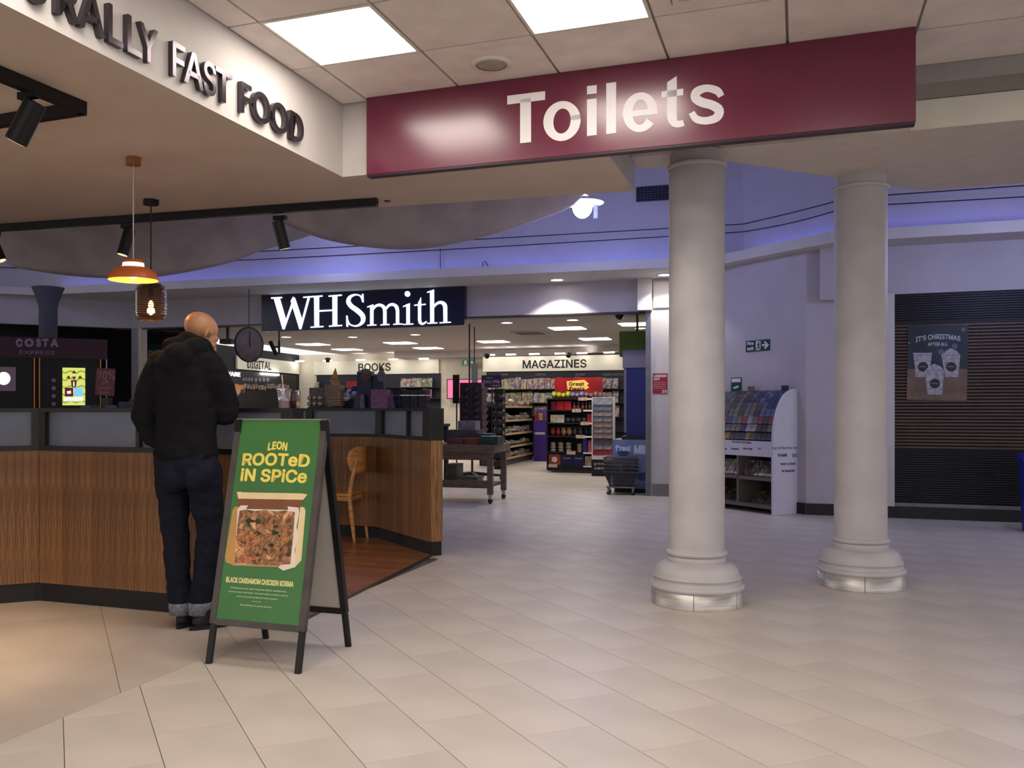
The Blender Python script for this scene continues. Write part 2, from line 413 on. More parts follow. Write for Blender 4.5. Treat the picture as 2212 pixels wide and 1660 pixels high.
# ---------------------------------------------------------------- hall ceiling
b = MB(); b.prism([(-0.0, -5.95), (9, -5.95), (9, 0.51), (1.63, 0.51), (1.63, 0.0), (0, 0)], CEIL + 0.012, CEIL + 0.15)
ceil = struct('ceiling', b, M_TBAR, G)
X0, Y0 = 0.18, -0.61
LIGHTS = {(0, -1), (2, -1), (0, -4), (2, -4), (4, -4), (0, -7), (3, -7), (6, -3), (6, -6)}
t_me = mesh_of('ceiling_tile', MB().box(-0.293, 0.293, -0.293, 0.293, 0, 0.012), M_CEIL)
def ctile(x0, x1, y0, y1):
    t = MB(); t.box(x0 + 0.007, x1 - 0.007, y0 + 0.007, y1 - 0.007, 0, 0.012)
    part('ceiling_tile', t, M_CEIL, ceil, Matrix.Translation((0, 0, CEIL)))
for i in range(0, 14):
    for j in range(-9, 1):
        x, y = X0 + 0.6 * i, Y0 + 0.6 * j
        if (i, j) in LIGHTS or (i, j) == (3, -1): continue
        if j == 0:
            ctile(x, x + 0.6, y, y + 0.6 if i < 3 else min(0.51, y + 0.6))
        else:
            link('ceiling_tile', t_me, ceil, Matrix.Translation((x + 0.3, y + 0.3, CEIL)))
for j in range(-9, 1): ctile(0, X0, Y0 + 0.6 * j, Y0 + 0.6 * j + 0.6)
for i in range(3, 14):
    ctile(X0 + 0.6 * i if i > 2 else 1.63, X0 + 0.6 * i + 0.6, 0.0, 0.51)
LN = {(0, -1): 'square light panel left of the hall ceiling, above the bulkhead lettering', (2, -1): 'square light panel in the hall ceiling above the word on the burgundy sign'}
for (i, j) in sorted(LIGHTS):
    fr = G.child(X0 + 0.6 * i + 0.3, Y0 + 0.6 * j + 0.3, CEIL)
    lt = thing('ceiling_light', LN.get((i, j), 'square recessed light panel in the hall ceiling behind the viewer'), 'ceiling light', fr, 'recessed panels of the hall ceiling')
    f_ = MB()
    for (a0, a1, c0, c1) in ((-.296, .296, -.296, -.28), (-.296, .296, .28, .296), (-.296, -.28, -.28, .28), (.28, .296, -.28, .28)): f_.box(a0, a1, c0, c1, -0.004, 0.02)
    part('frame', f_, M_CREAM, lt)
    part('diffuser', MB().box(-.28, .28, -.28, .28, 0.0, 0.006), M_PANEL, lt)
fr = G.child(X0 + 1.8 + 0.3, Y0 - 0.3, CEIL)
vt = thing('ceiling_vent', 'square louvred air vent in the hall ceiling right of the second light panel', 'vent', fr)
f_ = MB()
for (a0, a1, c0, c1) in ((-.293, .293, -.293, -.2), (-.293, .293, .2, .293), (-.293, -.2, -.2, .2), (.2, .293, -.2, .2)): f_.box(a0, a1, c0, c1, 0, 0.012)
part('frame', f_, M_CEIL, vt)
for k in range(3):
    r_ = 0.19 - k * 0.055; q = MB()
    for (a0, a1, c0, c1) in ((-r_, r_, -r_, -r_ + .03), (-r_, r_, r_ - .03, r_), (-r_, -r_ + .03, -r_ + .03, r_ - .03), (r_ - .03, r_, -r_ + .03, r_ - .03)): q.box(a0, a1, c0, c1, -0.012 + k * .004, 0.004)
    part('louvre', q, M_CREAM, vt)
X, Y = fl(1062, 137, CEIL)
sp = thing('ceiling_speaker', 'round speaker set flush in the ceiling tile between the light panels', 'speaker', Fr(X, Y, CEIL, T))
part('rim', MB().lathe([(0.115, -0.001), (0.115, -0.006), (0.09, -0.012), (0.085, -0.012)], 40, cap=False), M_CREAM, sp)
part('grille', MB().lathe([(0.0, -0.014), (0.06, -0.013), (0.086, -0.009), (0.086, 0)], 40), mat('speaker_mesh', (205, 195, 190), 0.7, noise_amt=0.3, nscale=200), sp)

# ---------------------------------------------------------------- cafe soffit with bulkhead faces
b = MB()
b.prism([(-9, -5.9), (0, -5.9), (0, 0), (1.63, 0), (1.63, 0.98), (-9, 0.14)], SOF, SOF + 0.9)
b.mi = [1 if i == 0 else 0 for i in range(len(b.f))]
struct('trim_1', b, [M_WHITE, M_SOF], G)
# raised letters on the left face
LF = Fr(M=G.M @ Matrix.Rotation(R(90), 4, 'Z'))     # x runs into the hall, y to the left: front face is y=0 looking from the right
sg = thing('bulkhead_lettering', 'raised pewter capital letters along the slanted white bulkhead over the cafe', 'lettering', LF)
lets = [('U', 52, 98), ('R', 117, 165), ('A', 167, 222), ('L', 230, 262), ('L', 271, 303), ('Y', 298, 337), ('F', 369, 396), ('A', 394, 436), ('S', 436, 463), ('T', 462, 498), ('F', 518, 540), ('O', 543, 581), ('O', 584, 619), ('D', 624, 653)]
zb, zt = 2.700, 2.853
for ch, a, c in lets:
    xa = LF.loc(a, 300, -0.015)[0]; xc = LF.loc(c, 300, -0.015)[0]
    part('letter', put_text(MB(), ch, xa, xc, zb, zt - zb, -0.026, -0.001, bold=0.012), M_LETTER, sg)
x_ = LF.loc(52, 300, -0.015)[0]
for ch, wd in (('T', .115), ('A', .14), ('N', .14)):
    part('letter', put_text(MB(), ch, x_ - 0.03 - wd, x_ - 0.03, zb, zt - zb, -0.026, -0.001, bold=0.012), M_LETTER, sg); x_ -= wd + 0.035

# beam over the columns
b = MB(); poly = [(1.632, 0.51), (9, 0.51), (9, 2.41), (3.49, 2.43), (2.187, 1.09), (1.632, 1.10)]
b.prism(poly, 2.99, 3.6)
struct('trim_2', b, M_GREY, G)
b = MB(); b.prism([(1.632, 0.80)] + [(9, 0.80), (9, 2.41), (3.49, 2.43), (2.187, 1.09), (1.632, 1.10)], BEAM, 2.99)
struct('trim_3', b, M_BEAM, G)
b = MB(); b.box(3.235, 9, 0.79, 0.80, BEAM, 2.985)
struct('trim_4', b, M_CREAM, G)

# ---------------------------------------------------------------- burgundy sign
SG = G.child(0, -0.07, 0)
xa = SG.loc(791.5, 300)[0]; xb = SG.loc(1978.5, 160)[0]; zb = 2.625; zt = CEIL
sgn = thing('hanging_sign', 'long burgundy hanging sign reading Toilets in large white letters', 'sign', SG)
bev(part('board', MB().box(xa, xb, 0, 0.06, zb, zt - 0.002), M_BURG, sgn), 0.002)
part('bottom_edge', MB().box(xa + 0.003, xb - 0.003, 0.002, 0.06, zb - 0.012, zb), M_BURGD, sgn)
def ring(cx, cy, rx, ry, ws, wt, a0, a1, n=20):
    return [(cx + rx * math.cos(R(a0 + (a1 - a0) * k / n)), cy - ry * math.sin(R(a0 + (a1 - a0) * k / n)) - .10 * rx * math.cos(R(a0 + (a1 - a0) * k / n)),
             ws * math.cos(R(a0 + (a1 - a0) * k / n)) ** 2 + wt * math.sin(R(a0 + (a1 - a0) * k / n)) ** 2) for k in range(n + 1)]
TL_ = {'T': ([[(1095.7, 207), (1177.5, 196.8), (1177.5, 215.6), (1095.7, 226)], [(1123.5, 215), (1147, 212), (1147, 306.8), (1123.5, 309.6)]], []),
 'o': ([], [ring(1214, 261.5, 29.5, 35, 21.5, 16, 0, 376)]),
 'i': ([[(1268, 215), (1289, 212.8), (1289, 291.6), (1268, 294)], [(1268, 186), (1289, 183.6), (1289, 201.5), (1268, 204)]], []),
 'l': ([[(1309.5, 180), (1331, 177), (1331, 287.2), (1309.5, 289.8)]], []),
 'e': ([[(1352, 240.5), (1420, 233.5), (1420.5, 246.5), (1352, 253.5)]], [ring(1383, 242.5, 27, 35, 21, 15.5, -2, 322)]),
 't': ([[(1441, 178), (1462, 164), (1462, 250), (1441, 252)], [(1429, 198), (1476, 191.5), (1476, 205.7), (1429, 212)]], [[(1451.5, 245, 21), (1452.5, 258, 20), (1459, 267, 16), (1468, 268, 14), (1477, 265.5, 13)]]),
 's': ([], [[(1558, 208, 14), (1549, 196, 17), (1526, 190.5, 16), (1506, 198, 19), (1502, 211, 20), (1516, 221, 20), (1538, 227, 20), (1553, 238, 21), (1548, 254, 18), (1525, 261, 16), (1504, 257, 16), (1494, 243, 14)]])}
for ch in 'Toilets':
    b = MB(); MP = lambda q: [SG.loc(x, y, -.002) for x, y in q]
    for p in TL_[ch][0]: b.prismy(MP(p), -0.002, 0.0)
    for k_, s_ in enumerate(TL_[ch][1]):
        for q in stroke(s_): b.prismy(MP(q), -0.00195, 0.0)
    part('letter', b, M_SWHITE, sgn)

# ---------------------------------------------------------------- atrium: ledge, upper walls, roof
ledge = [(-11, 12.85), (-6.86, 14.5), (3.0, 11.55), (3.26, 11.30), (4.0, 9.92), (4.49, 9.72), (9, 8.1), (9, 9.3), (4.45, 10.75), (3.45, 12.9), (-6.9, 16.2), (-11, 14.5)]
struct('trim_5', MB().prism(ledge, LEDGE0, LEDGE1), M_WHITE)
def wall(name, pts, z0, z1, m, th=0.15):
    """a run of wall panels along a plan line, the room is on the right-hand (camera) side"""
    b = MB()
    for p, q in zip(pts, pts[1:]):
        dx, dy = q[0] - p[0], q[1] - p[1]; L = math.hypot(dx, dy); n = (-dy / L * th, dx / L * th)
        b.prism([p, q, (q[0] + n[0], q[1] + n[1]), (p[0] + n[0], p[1] + n[1])], z0, z1)
    return struct(name, b, m)
UP = [(-12, 12.8), (-6.86, 14.87), (3.6, 11.75), (4.35, 10.28), (9, 8.6)]
wall('wall_upper', UP, LEDGE1, 5.3, M_WALL)
struct('ceiling_atrium', MB().box(-12, 9.5, 5.0, 16.5, 5.3, 5.4), M_WHITE)
g2 = lambda x, y: tuple(G.w(x, y))[:2]
b = MB(); b.prism([g2(-9, 0.0), g2(1.63, 0.84), g2(1.63, 0.7), g2(-9, -0.1)], 3.5, 5.3); b.prism([g2(1.63, 1.0), g2(2.187, 1.0), g2(3.49, 2.3), g2(9, 2.3), g2(9, 2.2), g2(3.55, 2.2), g2(2.25, .9), g2(1.63, .9)], 3.6, 5.3)
struct('wall_near_upper', b, M_WALL)
# cables on the upper wall
def off(pts, d):
    out = []
    for i, p in enumerate(pts):
        a = pts[max(i - 1, 0)]; c = pts[min(i + 1, len(pts) - 1)]; dx, dy = c[0] - a[0], c[1] - a[1]; L = math.hypot(dx, dy)
        out.append((p[0] + dy / L * d, p[1] - dx / L * d))
    return out
CB = off(UP, 0.02)
for z, lb in ((3.50, 'thin dark cable along the blue-lit upper wall, lower of two'), (3.60, 'thin dark cable along the blue-lit upper wall, upper of two')):
    pts = []
    for p, q in zip(CB, CB[1:]):
        for k in range(8):
            t = k / 8; pts.append((p[0] + (q[0] - p[0]) * t, p[1] + (q[1] - p[1]) * t, z - 0.03 * math.sin(math.pi * t) * (1 if z < 3.55 else .3)))
    single('cable', MB().tube(pts, 0.006, 5), M_BLACK, lb, 'cable')
UF = Fr(-6.86, 14.87, 0, math.degrees(math.atan2(11.75 - 14.87, 3.6 + 6.86)))
x, z = UF.loc(951, 580, -0.03); x2, z2 = UF.loc(951, 537, -0.03)
single('hanging_wire', MB().tube([(x, -0.03, LEDGE1), (x + .004, -0.03, z2 - .2), (x, -0.03, z2)], 0.005, 5), M_BLACK, 'short vertical wire hanging down the blue wall to the ledge', 'cable', UF)
x, z = UF.loc(1045, 577, -0.05)
single('wire_loop', MB().tube([(x, -0.05, LEDGE1), (x - .02, -0.05, z + .06), (x + .02, -0.05, z + .08), (x + .09, -0.05, LEDGE1 + .01)], 0.006, 5), M_BLACK, 'small loop of wire sticking up from the ledge', 'cable', UF)
def grille(pa, pb, rx, yt, yb, lb):
    xa, zb_ = UF.loc(pa, yb, -0.02); xb, _ = UF.loc(pb, yb, -0.02); za = UF.loc(rx, yb, -0.02)[1]; zt_ = UF.loc(rx, yt, -0.02)[1]
    f = UF.child((xa + xb) / 2, 0, za); t = thing('wall_grille', lb, 'vent', f); wd = (xb - xa) / 2; hh = zt_ - za
    part('backing', MB().box(-wd, wd, -0.005, 0, 0, hh), mat('grille_dark', (26, 26, 40), 0.6, noise_amt=0.1), t)
    g_ = MB()
    for k in range(7): g_.box(-wd, wd, -0.03, -0.005, hh * k / 6 - .006, hh * k / 6 + .006)
    n_ = 18
    for k in range(n_ + 1): g_.box(-wd + 2 * wd * k / n_ - .004, -wd + 2 * wd * k / n_ + .004, -0.028, -0.006, 0, hh)
    part('bars', g_, mat('grille_bar', (70, 68, 88), 0.5, noise_amt=0.1), t)
grille(1375, 1520, 1400, 404, 434, 'dark rectangular air grille high on the blue wall beside the left column')
grille(490, 545, 520, 482, 500, 'dark rectangular air grille high up, behind the track light')

LS_ = off(UP, 0.16)
M_STRIP = mat('blue_strip', (90, 110, 255), .4, emit=(110, 124, 255), es=P_STRIP)
for (a_, c_, k_) in (((-6.6, 0), (3.35, 0), 0), ((0, 0), (0, 0), 1), ((0, 0), (0, 0), 2)):
    p_, q_ = LS_[k_ + 1], LS_[k_ + 2] if k_ + 2 < len(LS_) else LS_[-1]
    dx_, dy_ = q_[0] - p_[0], q_[1] - p_[1]; L_ = math.hypot(dx_, dy_); n_ = (-dy_ / L_ * .03, dx_ / L_ * .03)
    f0, f1 = .03, .97; A_ = (p_[0] + dx_ * f0, p_[1] + dy_ * f0); B_ = (p_[0] + dx_ * f1, p_[1] + dy_ * f1)
    single('uplight_strip', MB().prism([A_, B_, (B_[0] + n_[0], B_[1] + n_[1]), (A_[0] + n_[0], A_[1] + n_[1])], LEDGE1 + .002, LEDGE1 + .012), M_STRIP, ('long blue uplight strip lying on the ledge over the shop front', 'short blue uplight strip lying on the angled part of the ledge', 'blue uplight strip lying on the ledge above the shutter')[k_], 'light strip')
# fabric swags
def swag(pts, Y, lb, rise=1.3, sag_in=1.6):
    """cloth: lower hem follows pts (image x,y) at distance Y, the sheet climbs towards the viewer"""
    b = MB(); n = 40; m = 14; vs = []
    P = [at(x, y, Y + dy) for x, y, dy in pts]
    L = [0]
    for a, c in zip(P, P[1:]): L.append(L[-1] + (c - a).length)
    def smp(t):
        d = t * L[-1]
        for i in range(len(P) - 1):
            if d <= L[i + 1] + 1e-9:
                f = (d - L[i]) / (L[i + 1] - L[i]); f0 = P[max(i - 1, 0)]; f1 = P[i]; f2 = P[i + 1]; f3 = P[min(i + 2, len(P) - 1)]
                return 0.5 * ((2 * f1) + (f2 - f0) * f + (2 * f0 - 5 * f1 + 4 * f2 - f3) * f * f + (3 * f1 - f0 - 3 * f2 + f3) * f ** 3)
        return P[-1]
    for i in range(n + 1):
        t = i / n; p = smp(t); top = max(q.z for q in P) + rise
        for j in range(m + 1):
            s = j / m; e = math.sin(math.pi * t)
            z = p.z + (top - p.z) * (s ** 1.25) ; y = p.y - sag_in * s * (0.3 + 0.7 * e)
            x = p.x * (y / p.y) + 0.0
            z += 0.018 * math.sin(26 * (t + 0.25 * s)) * (1 - s) * s * 2
            vs.append((x, y, z))
    fs = [(i * (m + 1) + j, (i + 1) * (m + 1) + j, (i + 1) * (m + 1) + j + 1, i * (m + 1) + j + 1) for i in range(n) for j in range(m)]
    b.add(vs, fs, True)
    o = single('fabric_swag', b, M_FABRIC, lb, 'fabric')
    md = o.modifiers.new('s', 'SOLIDIFY'); md.thickness = 0.004
    return o
swag([(560, 455, -.4), (612, 483, -.3), (671, 508, -.1), (734, 525, 0), (832, 538, .1), (930, 536, .1), (1048, 512, .1), (1127, 488, 0), (1225, 452, 0), (1262, 420, 0)], 9.8, 'pale swag of cloth sagging under the atrium roof, reaching the bright blue lamp')
swag([(-60, 500, -.3), (15, 570, -.2), (84, 587, -.1), (160, 597, 0), (228, 601, 0), (342, 598, 0), (481, 572, 0), (560, 544, 0), (672, 509, 0)], 10.6, 'pale swag of cloth on the left, hanging behind the pendant lamps', rise=0.6, sag_in=1.2)
# blue lamps
def lamp_blue(px, py, Y, lb, pw, scale=1.0):
    p = at(px, py, Y); f = Fr(p.x, p.y, p.z); t = thing('atrium_lamp', lb, 'lamp', f)
    k = scale
    part('reflector', MB().lathe([(0.02 * k, 0.03 * k), (0.2 * k, 0.02 * k), (0.255 * k, -0.01 * k), (0.24 * k, -0.02 * k), (0.1 * k, -0.0 * k)], 40), M_PWHITE, t)
    part('globe', MB().ell((0, 0, -0.05 * k), (0.115 * k, 0.115 * k, 0.14 * k), None, 24, 14), M_LAMPB, t)
    part('bracket', MB().box(-0.02, 0.02, -0.02, 0.02, 0.02 * k, 0.5).box(0.15, 0.19, 0.1, 0.16, -0.16, 0.02), M_GREYP, t)
    point('lamp_light', (p.x, p.y, p.z - 0.26 * k), pw, (0.38, 0.43, 1.0), 0.12)
lamp_blue(1258, 436, 10.4, 'bright bluish lamp with a wide dish, hanging in the atrium', P_BLUE)
lamp_blue(2330, 430, 7.9, 'bluish dish lamp of the atrium beyond the right edge', P_BLUE * 0.9)
lamp_blue(690, 470, 12.3, 'bluish dish lamp of the atrium behind the left swag', P_BLUE * 0.6, 0.6)
lamp_blue(90, 480, 12.3, 'bluish dish lamp of the atrium at the far left behind the cloth', P_BLUE * 0.3, 0.6)

# ---------------------------------------------------------------- shop front
FZ = 2.584
def sx(px): return S.loc(px, 700)[0]
b = MB(); b.box(-9.0, sx(1383), 0, 0.18, FZ, LEDGE0); struct('wall_fascia', b, M_WALL, S)
b = MB(); b.box(-9.0, sx(1400), -0.01, 0.2, FZ - 0.02, FZ); struct('trim_6', b, mat('dark_track', (60, 56, 60), 0.4, metal=0.4), S)
b = MB(); b.box(sx(1380), sx(1409), -0.14, 0.2, FZ, LEDGE0); struct('trim_7', b, M_WHITE, S)
b = MB(); b.box(sx(1406), sx(1409) + 1.2, 0.0, 0.4, 0, LEDGE0); struct('wall_pier', b, M_WHITE, S)
b = MB(); b.box(sx(1409), sx(1409) + 1.2, -0.015, 0.0, 0, 0.17); struct('baseboard_pier', b, mat('grey_tile_skirt', (128, 126, 124), 0.5, noise_amt=0.1), S)
b = MB(); b.box(sx(1395), sx(1406), -0.02, 0.12, 0, FZ); struct('trim_8', b, M_GREYP, S)
b = MB(); b.box(sx(1412), sx(1412) + 1, -0.03, 0.0, 2.62, 2.98); struct('trim_9', b, M_WHITE, S)
b = MB(); b.box(sx(288), sx(303), -0.05, 0.12, 0, FZ); struct('trim_10', b, M_GREYP, S)
b = MB(); b.box(sx(303), sx(308), -0.05, 0.12, 0, FZ); struct('trim_11', b, M_SHOPW, S)
# illuminated shop sign
SF = S.child(0, -0.12, 0)
xa, _ = SF.loc(565, 680); xb, _ = SF.loc(1003, 660); zb = SF.loc(1003, 703)[1]; zt = SF.loc(1003, 618)[1]
ws = thing('shop_sign', 'large navy shop sign with glowing white serif lettering WHSmith', 'sign', SF)
bev(part('box', MB().box(xa, xb, 0, 0.115, zb, zt), M_NAVY, ws), 0.004)
def ztop(pts): return [SF.loc(480 + x / 4.254, 600 + y / 4.254, -0.012) for x, y in pts]
WH = {
 'W': ([[(450, 182), (548, 177), (548, 189), (450, 195)], [(474, 190), (527, 188), (588, 400), (567, 476), (556, 476)], [(556, 476), (570, 476), (660, 222), (648, 205)],
        [(630, 215), (652, 176), (668, 188), (738, 400), (722, 474), (710, 474)], [(710, 474), (724, 474), (803, 186), (786, 186)], [(745, 175), (850, 168), (850, 180), (745, 187)]], []),
 'H': ([[(845, 175), (888, 173), (888, 447), (848, 449)], [(812, 451), (928, 444), (928, 456), (812, 462)], [(815, 171), (920, 163), (920, 175), (815, 183)],
        [(1013, 163), (1055, 161), (1055, 440), (1015, 442)], [(978, 165), (1097, 155), (1097, 167), (978, 177)], [(982, 441), (1100, 434), (1100, 446), (982, 453)], [(888, 300), (1015, 293), (1015, 307), (888, 314)]], []),
 'S': ([[(1284, 150), (1296, 150), (1298, 228), (1288, 228)], [(1140, 350), (1151, 350), (1156, 452), (1142, 452)]],
       [[(1291, 222, 10), (1272, 172, 12), (1225, 157, 14), (1175, 177, 26), (1159, 220, 38), (1185, 262, 42), (1240, 302, 45), (1288, 350, 42), (1292, 400, 34), (1260, 435, 20), (1215, 445, 14), (1168, 426, 12), (1148, 380, 10)]]),
 'm': ([[(1360, 258), (1388, 250), (1388, 434), (1360, 436)], [(1333, 266), (1388, 246), (1388, 262), (1333, 275)], [(1333, 434), (1415, 430), (1415, 440), (1333, 444)],
        [(1480, 300), (1508, 300), (1508, 430), (1480, 432)], [(1455, 430), (1535, 426), (1535, 436), (1455, 440)], [(1597, 300), (1624, 300), (1624, 424), (1597, 426)], [(1572, 425), (1655, 421), (1655, 431), (1572, 435)]],
       [[(1386, 292, 12), (1410, 262, 20), (1450, 252, 26), (1484, 272, 30), (1494, 305, 28)], [(1506, 288, 12), (1530, 257, 20), (1568, 247, 26), (1600, 268, 30), (1610, 305, 28)]]),
 'i': ([[(1692, 246), (1722, 240), (1722, 424), (1693, 426)], [(1662, 262), (1722, 236), (1722, 252), (1662, 271)], [(1662, 427), (1755, 421), (1755, 431), (1662, 436)], pcirc(1702, 150, 24, 26)], []),
 't': ([[(1800, 235), (1826, 182), (1826, 390), (1800, 392)], [(1765, 249), (1868, 240), (1868, 251), (1765, 260)]], [[(1813, 385, 26), (1820, 415, 26), (1845, 425, 18), (1878, 403, 8)]]),
 'h': ([[(1910, 125), (1945, 112), (1945, 414), (1912, 416)], [(1883, 131), (1945, 110), (1945, 126), (1883, 140)], [(1885, 416), (1975, 411), (1975, 421), (1885, 426)],
        [(2032, 285), (2066, 285), (2066, 408), (2034, 410)], [(1998, 411), (2100, 405), (2100, 415), (1998, 421)]], [[(1943, 272, 12), (1970, 240, 20), (2010, 228, 28), (2042, 248, 36), (2050, 290, 34)]]),
}
for ch in 'WHSmith':
    polys, strokes = WH[ch]; b = MB()
    for p in polys: b.prismy(ztop(p), -0.02, 0.0)
    for s_ in strokes:
        for q in stroke(s_): b.prismy(ztop(q), -0.0195, 0.0)
    part('letter', b, M_WHL, ws)
# downlights under the ledge
for px, py, lb in ((1203, 604, 'small round downlight under the ledge above the shop fascia'), (1436, 593, 'small round downlight under the ledge above the shop pier')):
    X, Y = fl(px, py, LEDGE0); f = Fr(X, Y, LEDGE0)
    t = thing('downlight', lb, 'light', f)
    part('rim', MB().lathe([(0.115, 0), (0.115, -0.01), (0.085, -0.012)], 28, cap=False), M_PWHITE, t)
    part('lens', MB().lathe([(0.0, -0.006), (0.085, -0.006), (0.085, 0)], 28), M_SHOPL, t)
    spot('downlight_beam', (X, Y, LEDGE0 - 0.03), (X, Y + 0.06, 0), 55 if px < 1300 else 30, (1.0, 0.94, 0.9), 118, 0.3, 0.03)

# shop interior shell
Z_C, Z_D = 2.70, 2.54
b = MB(); b.box(-9.5, 3.6, 0.18, 16, Z_C, Z_C + 0.1); struct('ceiling_shop', b, M_PORE, S)
b = MB(); b.prism([(-7.6, 8.9), (-6.2, 9.35), (-4.6, 9.2), (-3.0, 9.1), (-2.2, 8.3), (-1.2, 8.0), (1.4, 7.9), (3.4, 8.0), (3.4, 16), (-8.4, 16)], Z_D, Z_C)
struct('trim_12', b, M_PORE, S)
BK = Fr(*fl(678, 784, 2.40)[:1], 0, 0, 0) if False else None
def backfr(px, py, z, ang): 
    Y = F * (z - H) / (HY - py); return Fr((px - CX) / F * Y, Y, 0, ang)
FB = backfr(678, 783.5, 2.50, -18.5)       # books wall
FM = backfr(1043, 771, 2.50, -18.5)        # magazine wall
FD = backfr(648, 784, 2.50, 75.0)          # digital wall: x runs away from the viewer
b = MB(); b.box(-5.5, 12, 0.06, 0.2, 0, Z_C + .02)
struct('wall_back', b, M_SHOPW, FB)
b = MB(); b.box(-12, 0.3, 0.06, 0.2, 0, Z_C + .02); struct('wall_shop_left', b, M_DARK, FD)
b = MB(); b.box(3.5, 3.6, 0.18, 16, 0, Z_C); struct('wall_shop_right', b, M_SHOPW, S)
def dept(fr, pa, pb, rx, yt, yb, txt, ta, tb, tr, tt, tbm, lb):
    x0 = fr.loc(pa, yb)[0]; x1 = fr.loc(pb, yb)[0]; z1 = fr.loc(rx, yt)[1]; z0 = fr.loc(rx, yb)[1]
    t = thing('department_sign', lb, 'sign', fr)
    part('panel', MB().box(x0, x1, 0, 0.05, z0, z1), M_SIGNP, t)
    part('lettering', ptext(MB(), fr, txt, ta, tb, tr, tt, tbm, 0.0, 0.004, bold=0.018), M_INK, t)
dept(FB, 678, 948, 900, 777.5, 807.5, 'BOOKS', 774, 844, 810, 785.5, 802, 'long cream wall sign reading BOOKS')
dept(FM, 1043, 1356, 1200, 769, 801.5, 'MAGAZINES', 1129, 1267, 1200, 778, 795.5, 'long cream wall sign reading MAGAZINES under three lights')
dept(FD, 513, 647, 580, 776, 803, 'DIGITAL', 534, 586, 560, 780, 798, 'cream wall sign reading DIGITAL behind the round disc')
# blank part of the wall covering: dark backing behind the racks
def rackwall(fr, pa, pb, rx, yt, name, lb, rows, cat='shelving'):
    x0 = fr.loc(pa, 850, 0.0)[0]; x1 = fr.loc(pb, 850, 0.0)[0]; zt_ = fr.loc(rx, yt, 0.0)[1]
    t = thing(name, lb, cat, fr)
    part('backing', MB().box(x0, x1, 0.03, 0.058, 0.05, zt_), mat('navy_backing', (30, 30, 46), 0.5, noise_amt=0.15), t)
    for z in rows: part('shelf', MB().box(x0, x1, -0.22, 0.03, z - 0.02, z), M_SHELF, t)
    return x0, x1
x0, x1 = rackwall(FM, 1050, 1352, 1200, 801.5, 'magazine_shelving', 'dark wall of magazine shelves under the MAGAZINES sign', [1.69, 1.36, 1.03, 0.70])
b = MB()
for txt, a, c in (('SPORT', 1083, 1098), ('LIFESTYLE', 1157, 1178), ('MOTORING', 1243, 1264), ("WOMEN'S LIFESTYLE", 1302, 1346)):
    ptext(b, FM, txt, a, c, (a + c) / 2, 807.5, 811.5, 0.028, 0.003)
tag(link('shelf_headings', mesh_of('shelf_headings', b, mat('dim_print', (130, 128, 140), 0.5)), None, FM.M), 'small grey category headings along the top of the magazine shelves', 'lettering')
def cover_row(fr, xa, xb, y, z, wd, ht, m, label, group, name='magazine', tilt=12, gap=0.006, cat='magazine'):
    me = mesh_of(name, MB().box(-wd / 2, wd / 2, -0.004, 0.004, 0, ht), m); x = xa + wd / 2
    while x < xb - wd / 2:
        h = random.uniform(0.85, 1.05)
        M = fr.M @ Matrix.Translation((x, y + random.uniform(-.01, .01), z)) @ Matrix.Rotation(R(-tilt + random.uniform(-3, 3)), 4, 'X') @ Matrix.Diagonal((1, 1, h, 1))
        tag(link(name, me, None, M), label, cat, group); x += wd + gap + random.uniform(0, .012)
for z, nm in ((1.69, 'top'), (1.36, 'second'), (1.03, 'third')):
    cover_row(FM, x0 + .05, x1 - .05, -0.12, z, 0.135, 0.28, M_COVER, 'magazine with a printed cover on the %s shelf of the magazine wall' % nm, 'magazines on the %s shelf' % nm)
x0, x1 = rackwall(FB, 683, 951, 900, 807.5, 'book_shelving', 'dark wall of book shelves under the BOOKS sign', [1.79, 1.50, 1.1])
xs = FB.loc(868, 850)[0]
for z, nm, xx in ((1.79, 'top', xs), (1.50, 'second', xs)):
    cover_row(FB, xx, x1 - .05, -0.12, z, 0.14, 0.25, M_COVER, 'paperback with a printed cover on the %s shelf of the book wall' % nm, 'books on the %s shelf' % nm, 'book', cat='book')
cover_row(FB, FB.loc(684, 850)[0], FB.loc(702, 850)[0], -0.12, 1.79, 0.13, 0.18, M_COVER, 'book at the left end of the top shelf of the book wall', 'books at the left end of the top shelf', 'book', cat='book')
tag(link('promotion_board', mesh_of('promotion_board', prect(MB(), FB, 748, 770, 760, 824, 840, -0.2, -0.17), mat('red_board', (150, 22, 30), 0.4, noise_amt=0.2)), None, FB.M), 'red promotion board on the book wall left of the navy display', 'sign')
# digital wall: lines of phone accessories
b = MB(); xa = FD.loc(480, 850, -0.02)[0]; xb = FD.loc(640, 850, -0.02)[0]
tg = thing('accessory_wall', 'black wall of phone accessories with a lit heading under the DIGITAL sign', 'shelving', FD)
part('backing', MB().box(xa, xb, -0.01, 0.05, 0.1, FD.loc(580, 806)[1]), M_BLACK, tg)
part('lit_heading', ptext(MB(), FD, 'i WARE', 481, 519, 500, 804, 813, -0.012, 0.005, bold=0.03), mat('white_glow', (255, 255, 255), 0.5, emit=(230, 235, 255), es=1.1), tg)
part('light_strip', MB().box(FD.loc(566, 808, -.03)[0], FD.loc(602, 808, -.03)[0], -0.05, -0.02, FD.loc(585, 811, -.03)[1], FD.loc(585, 807, -.03)[1]), M_SHOPL, tg)
b = MB()
for k in range(4): ppoly(b, FD, pcirc(526 + 6 * k, 820, 2.2, 4, 12), -0.012, 0.004)
for k in range(4): ppoly(b, FD, pcirc(553 + 8.5 * k, 821, 3, 4.5, 12), -0.012, 0.003)
part('round_labels', b, mat('grey_print', (110, 110, 122), 0.5), tg)
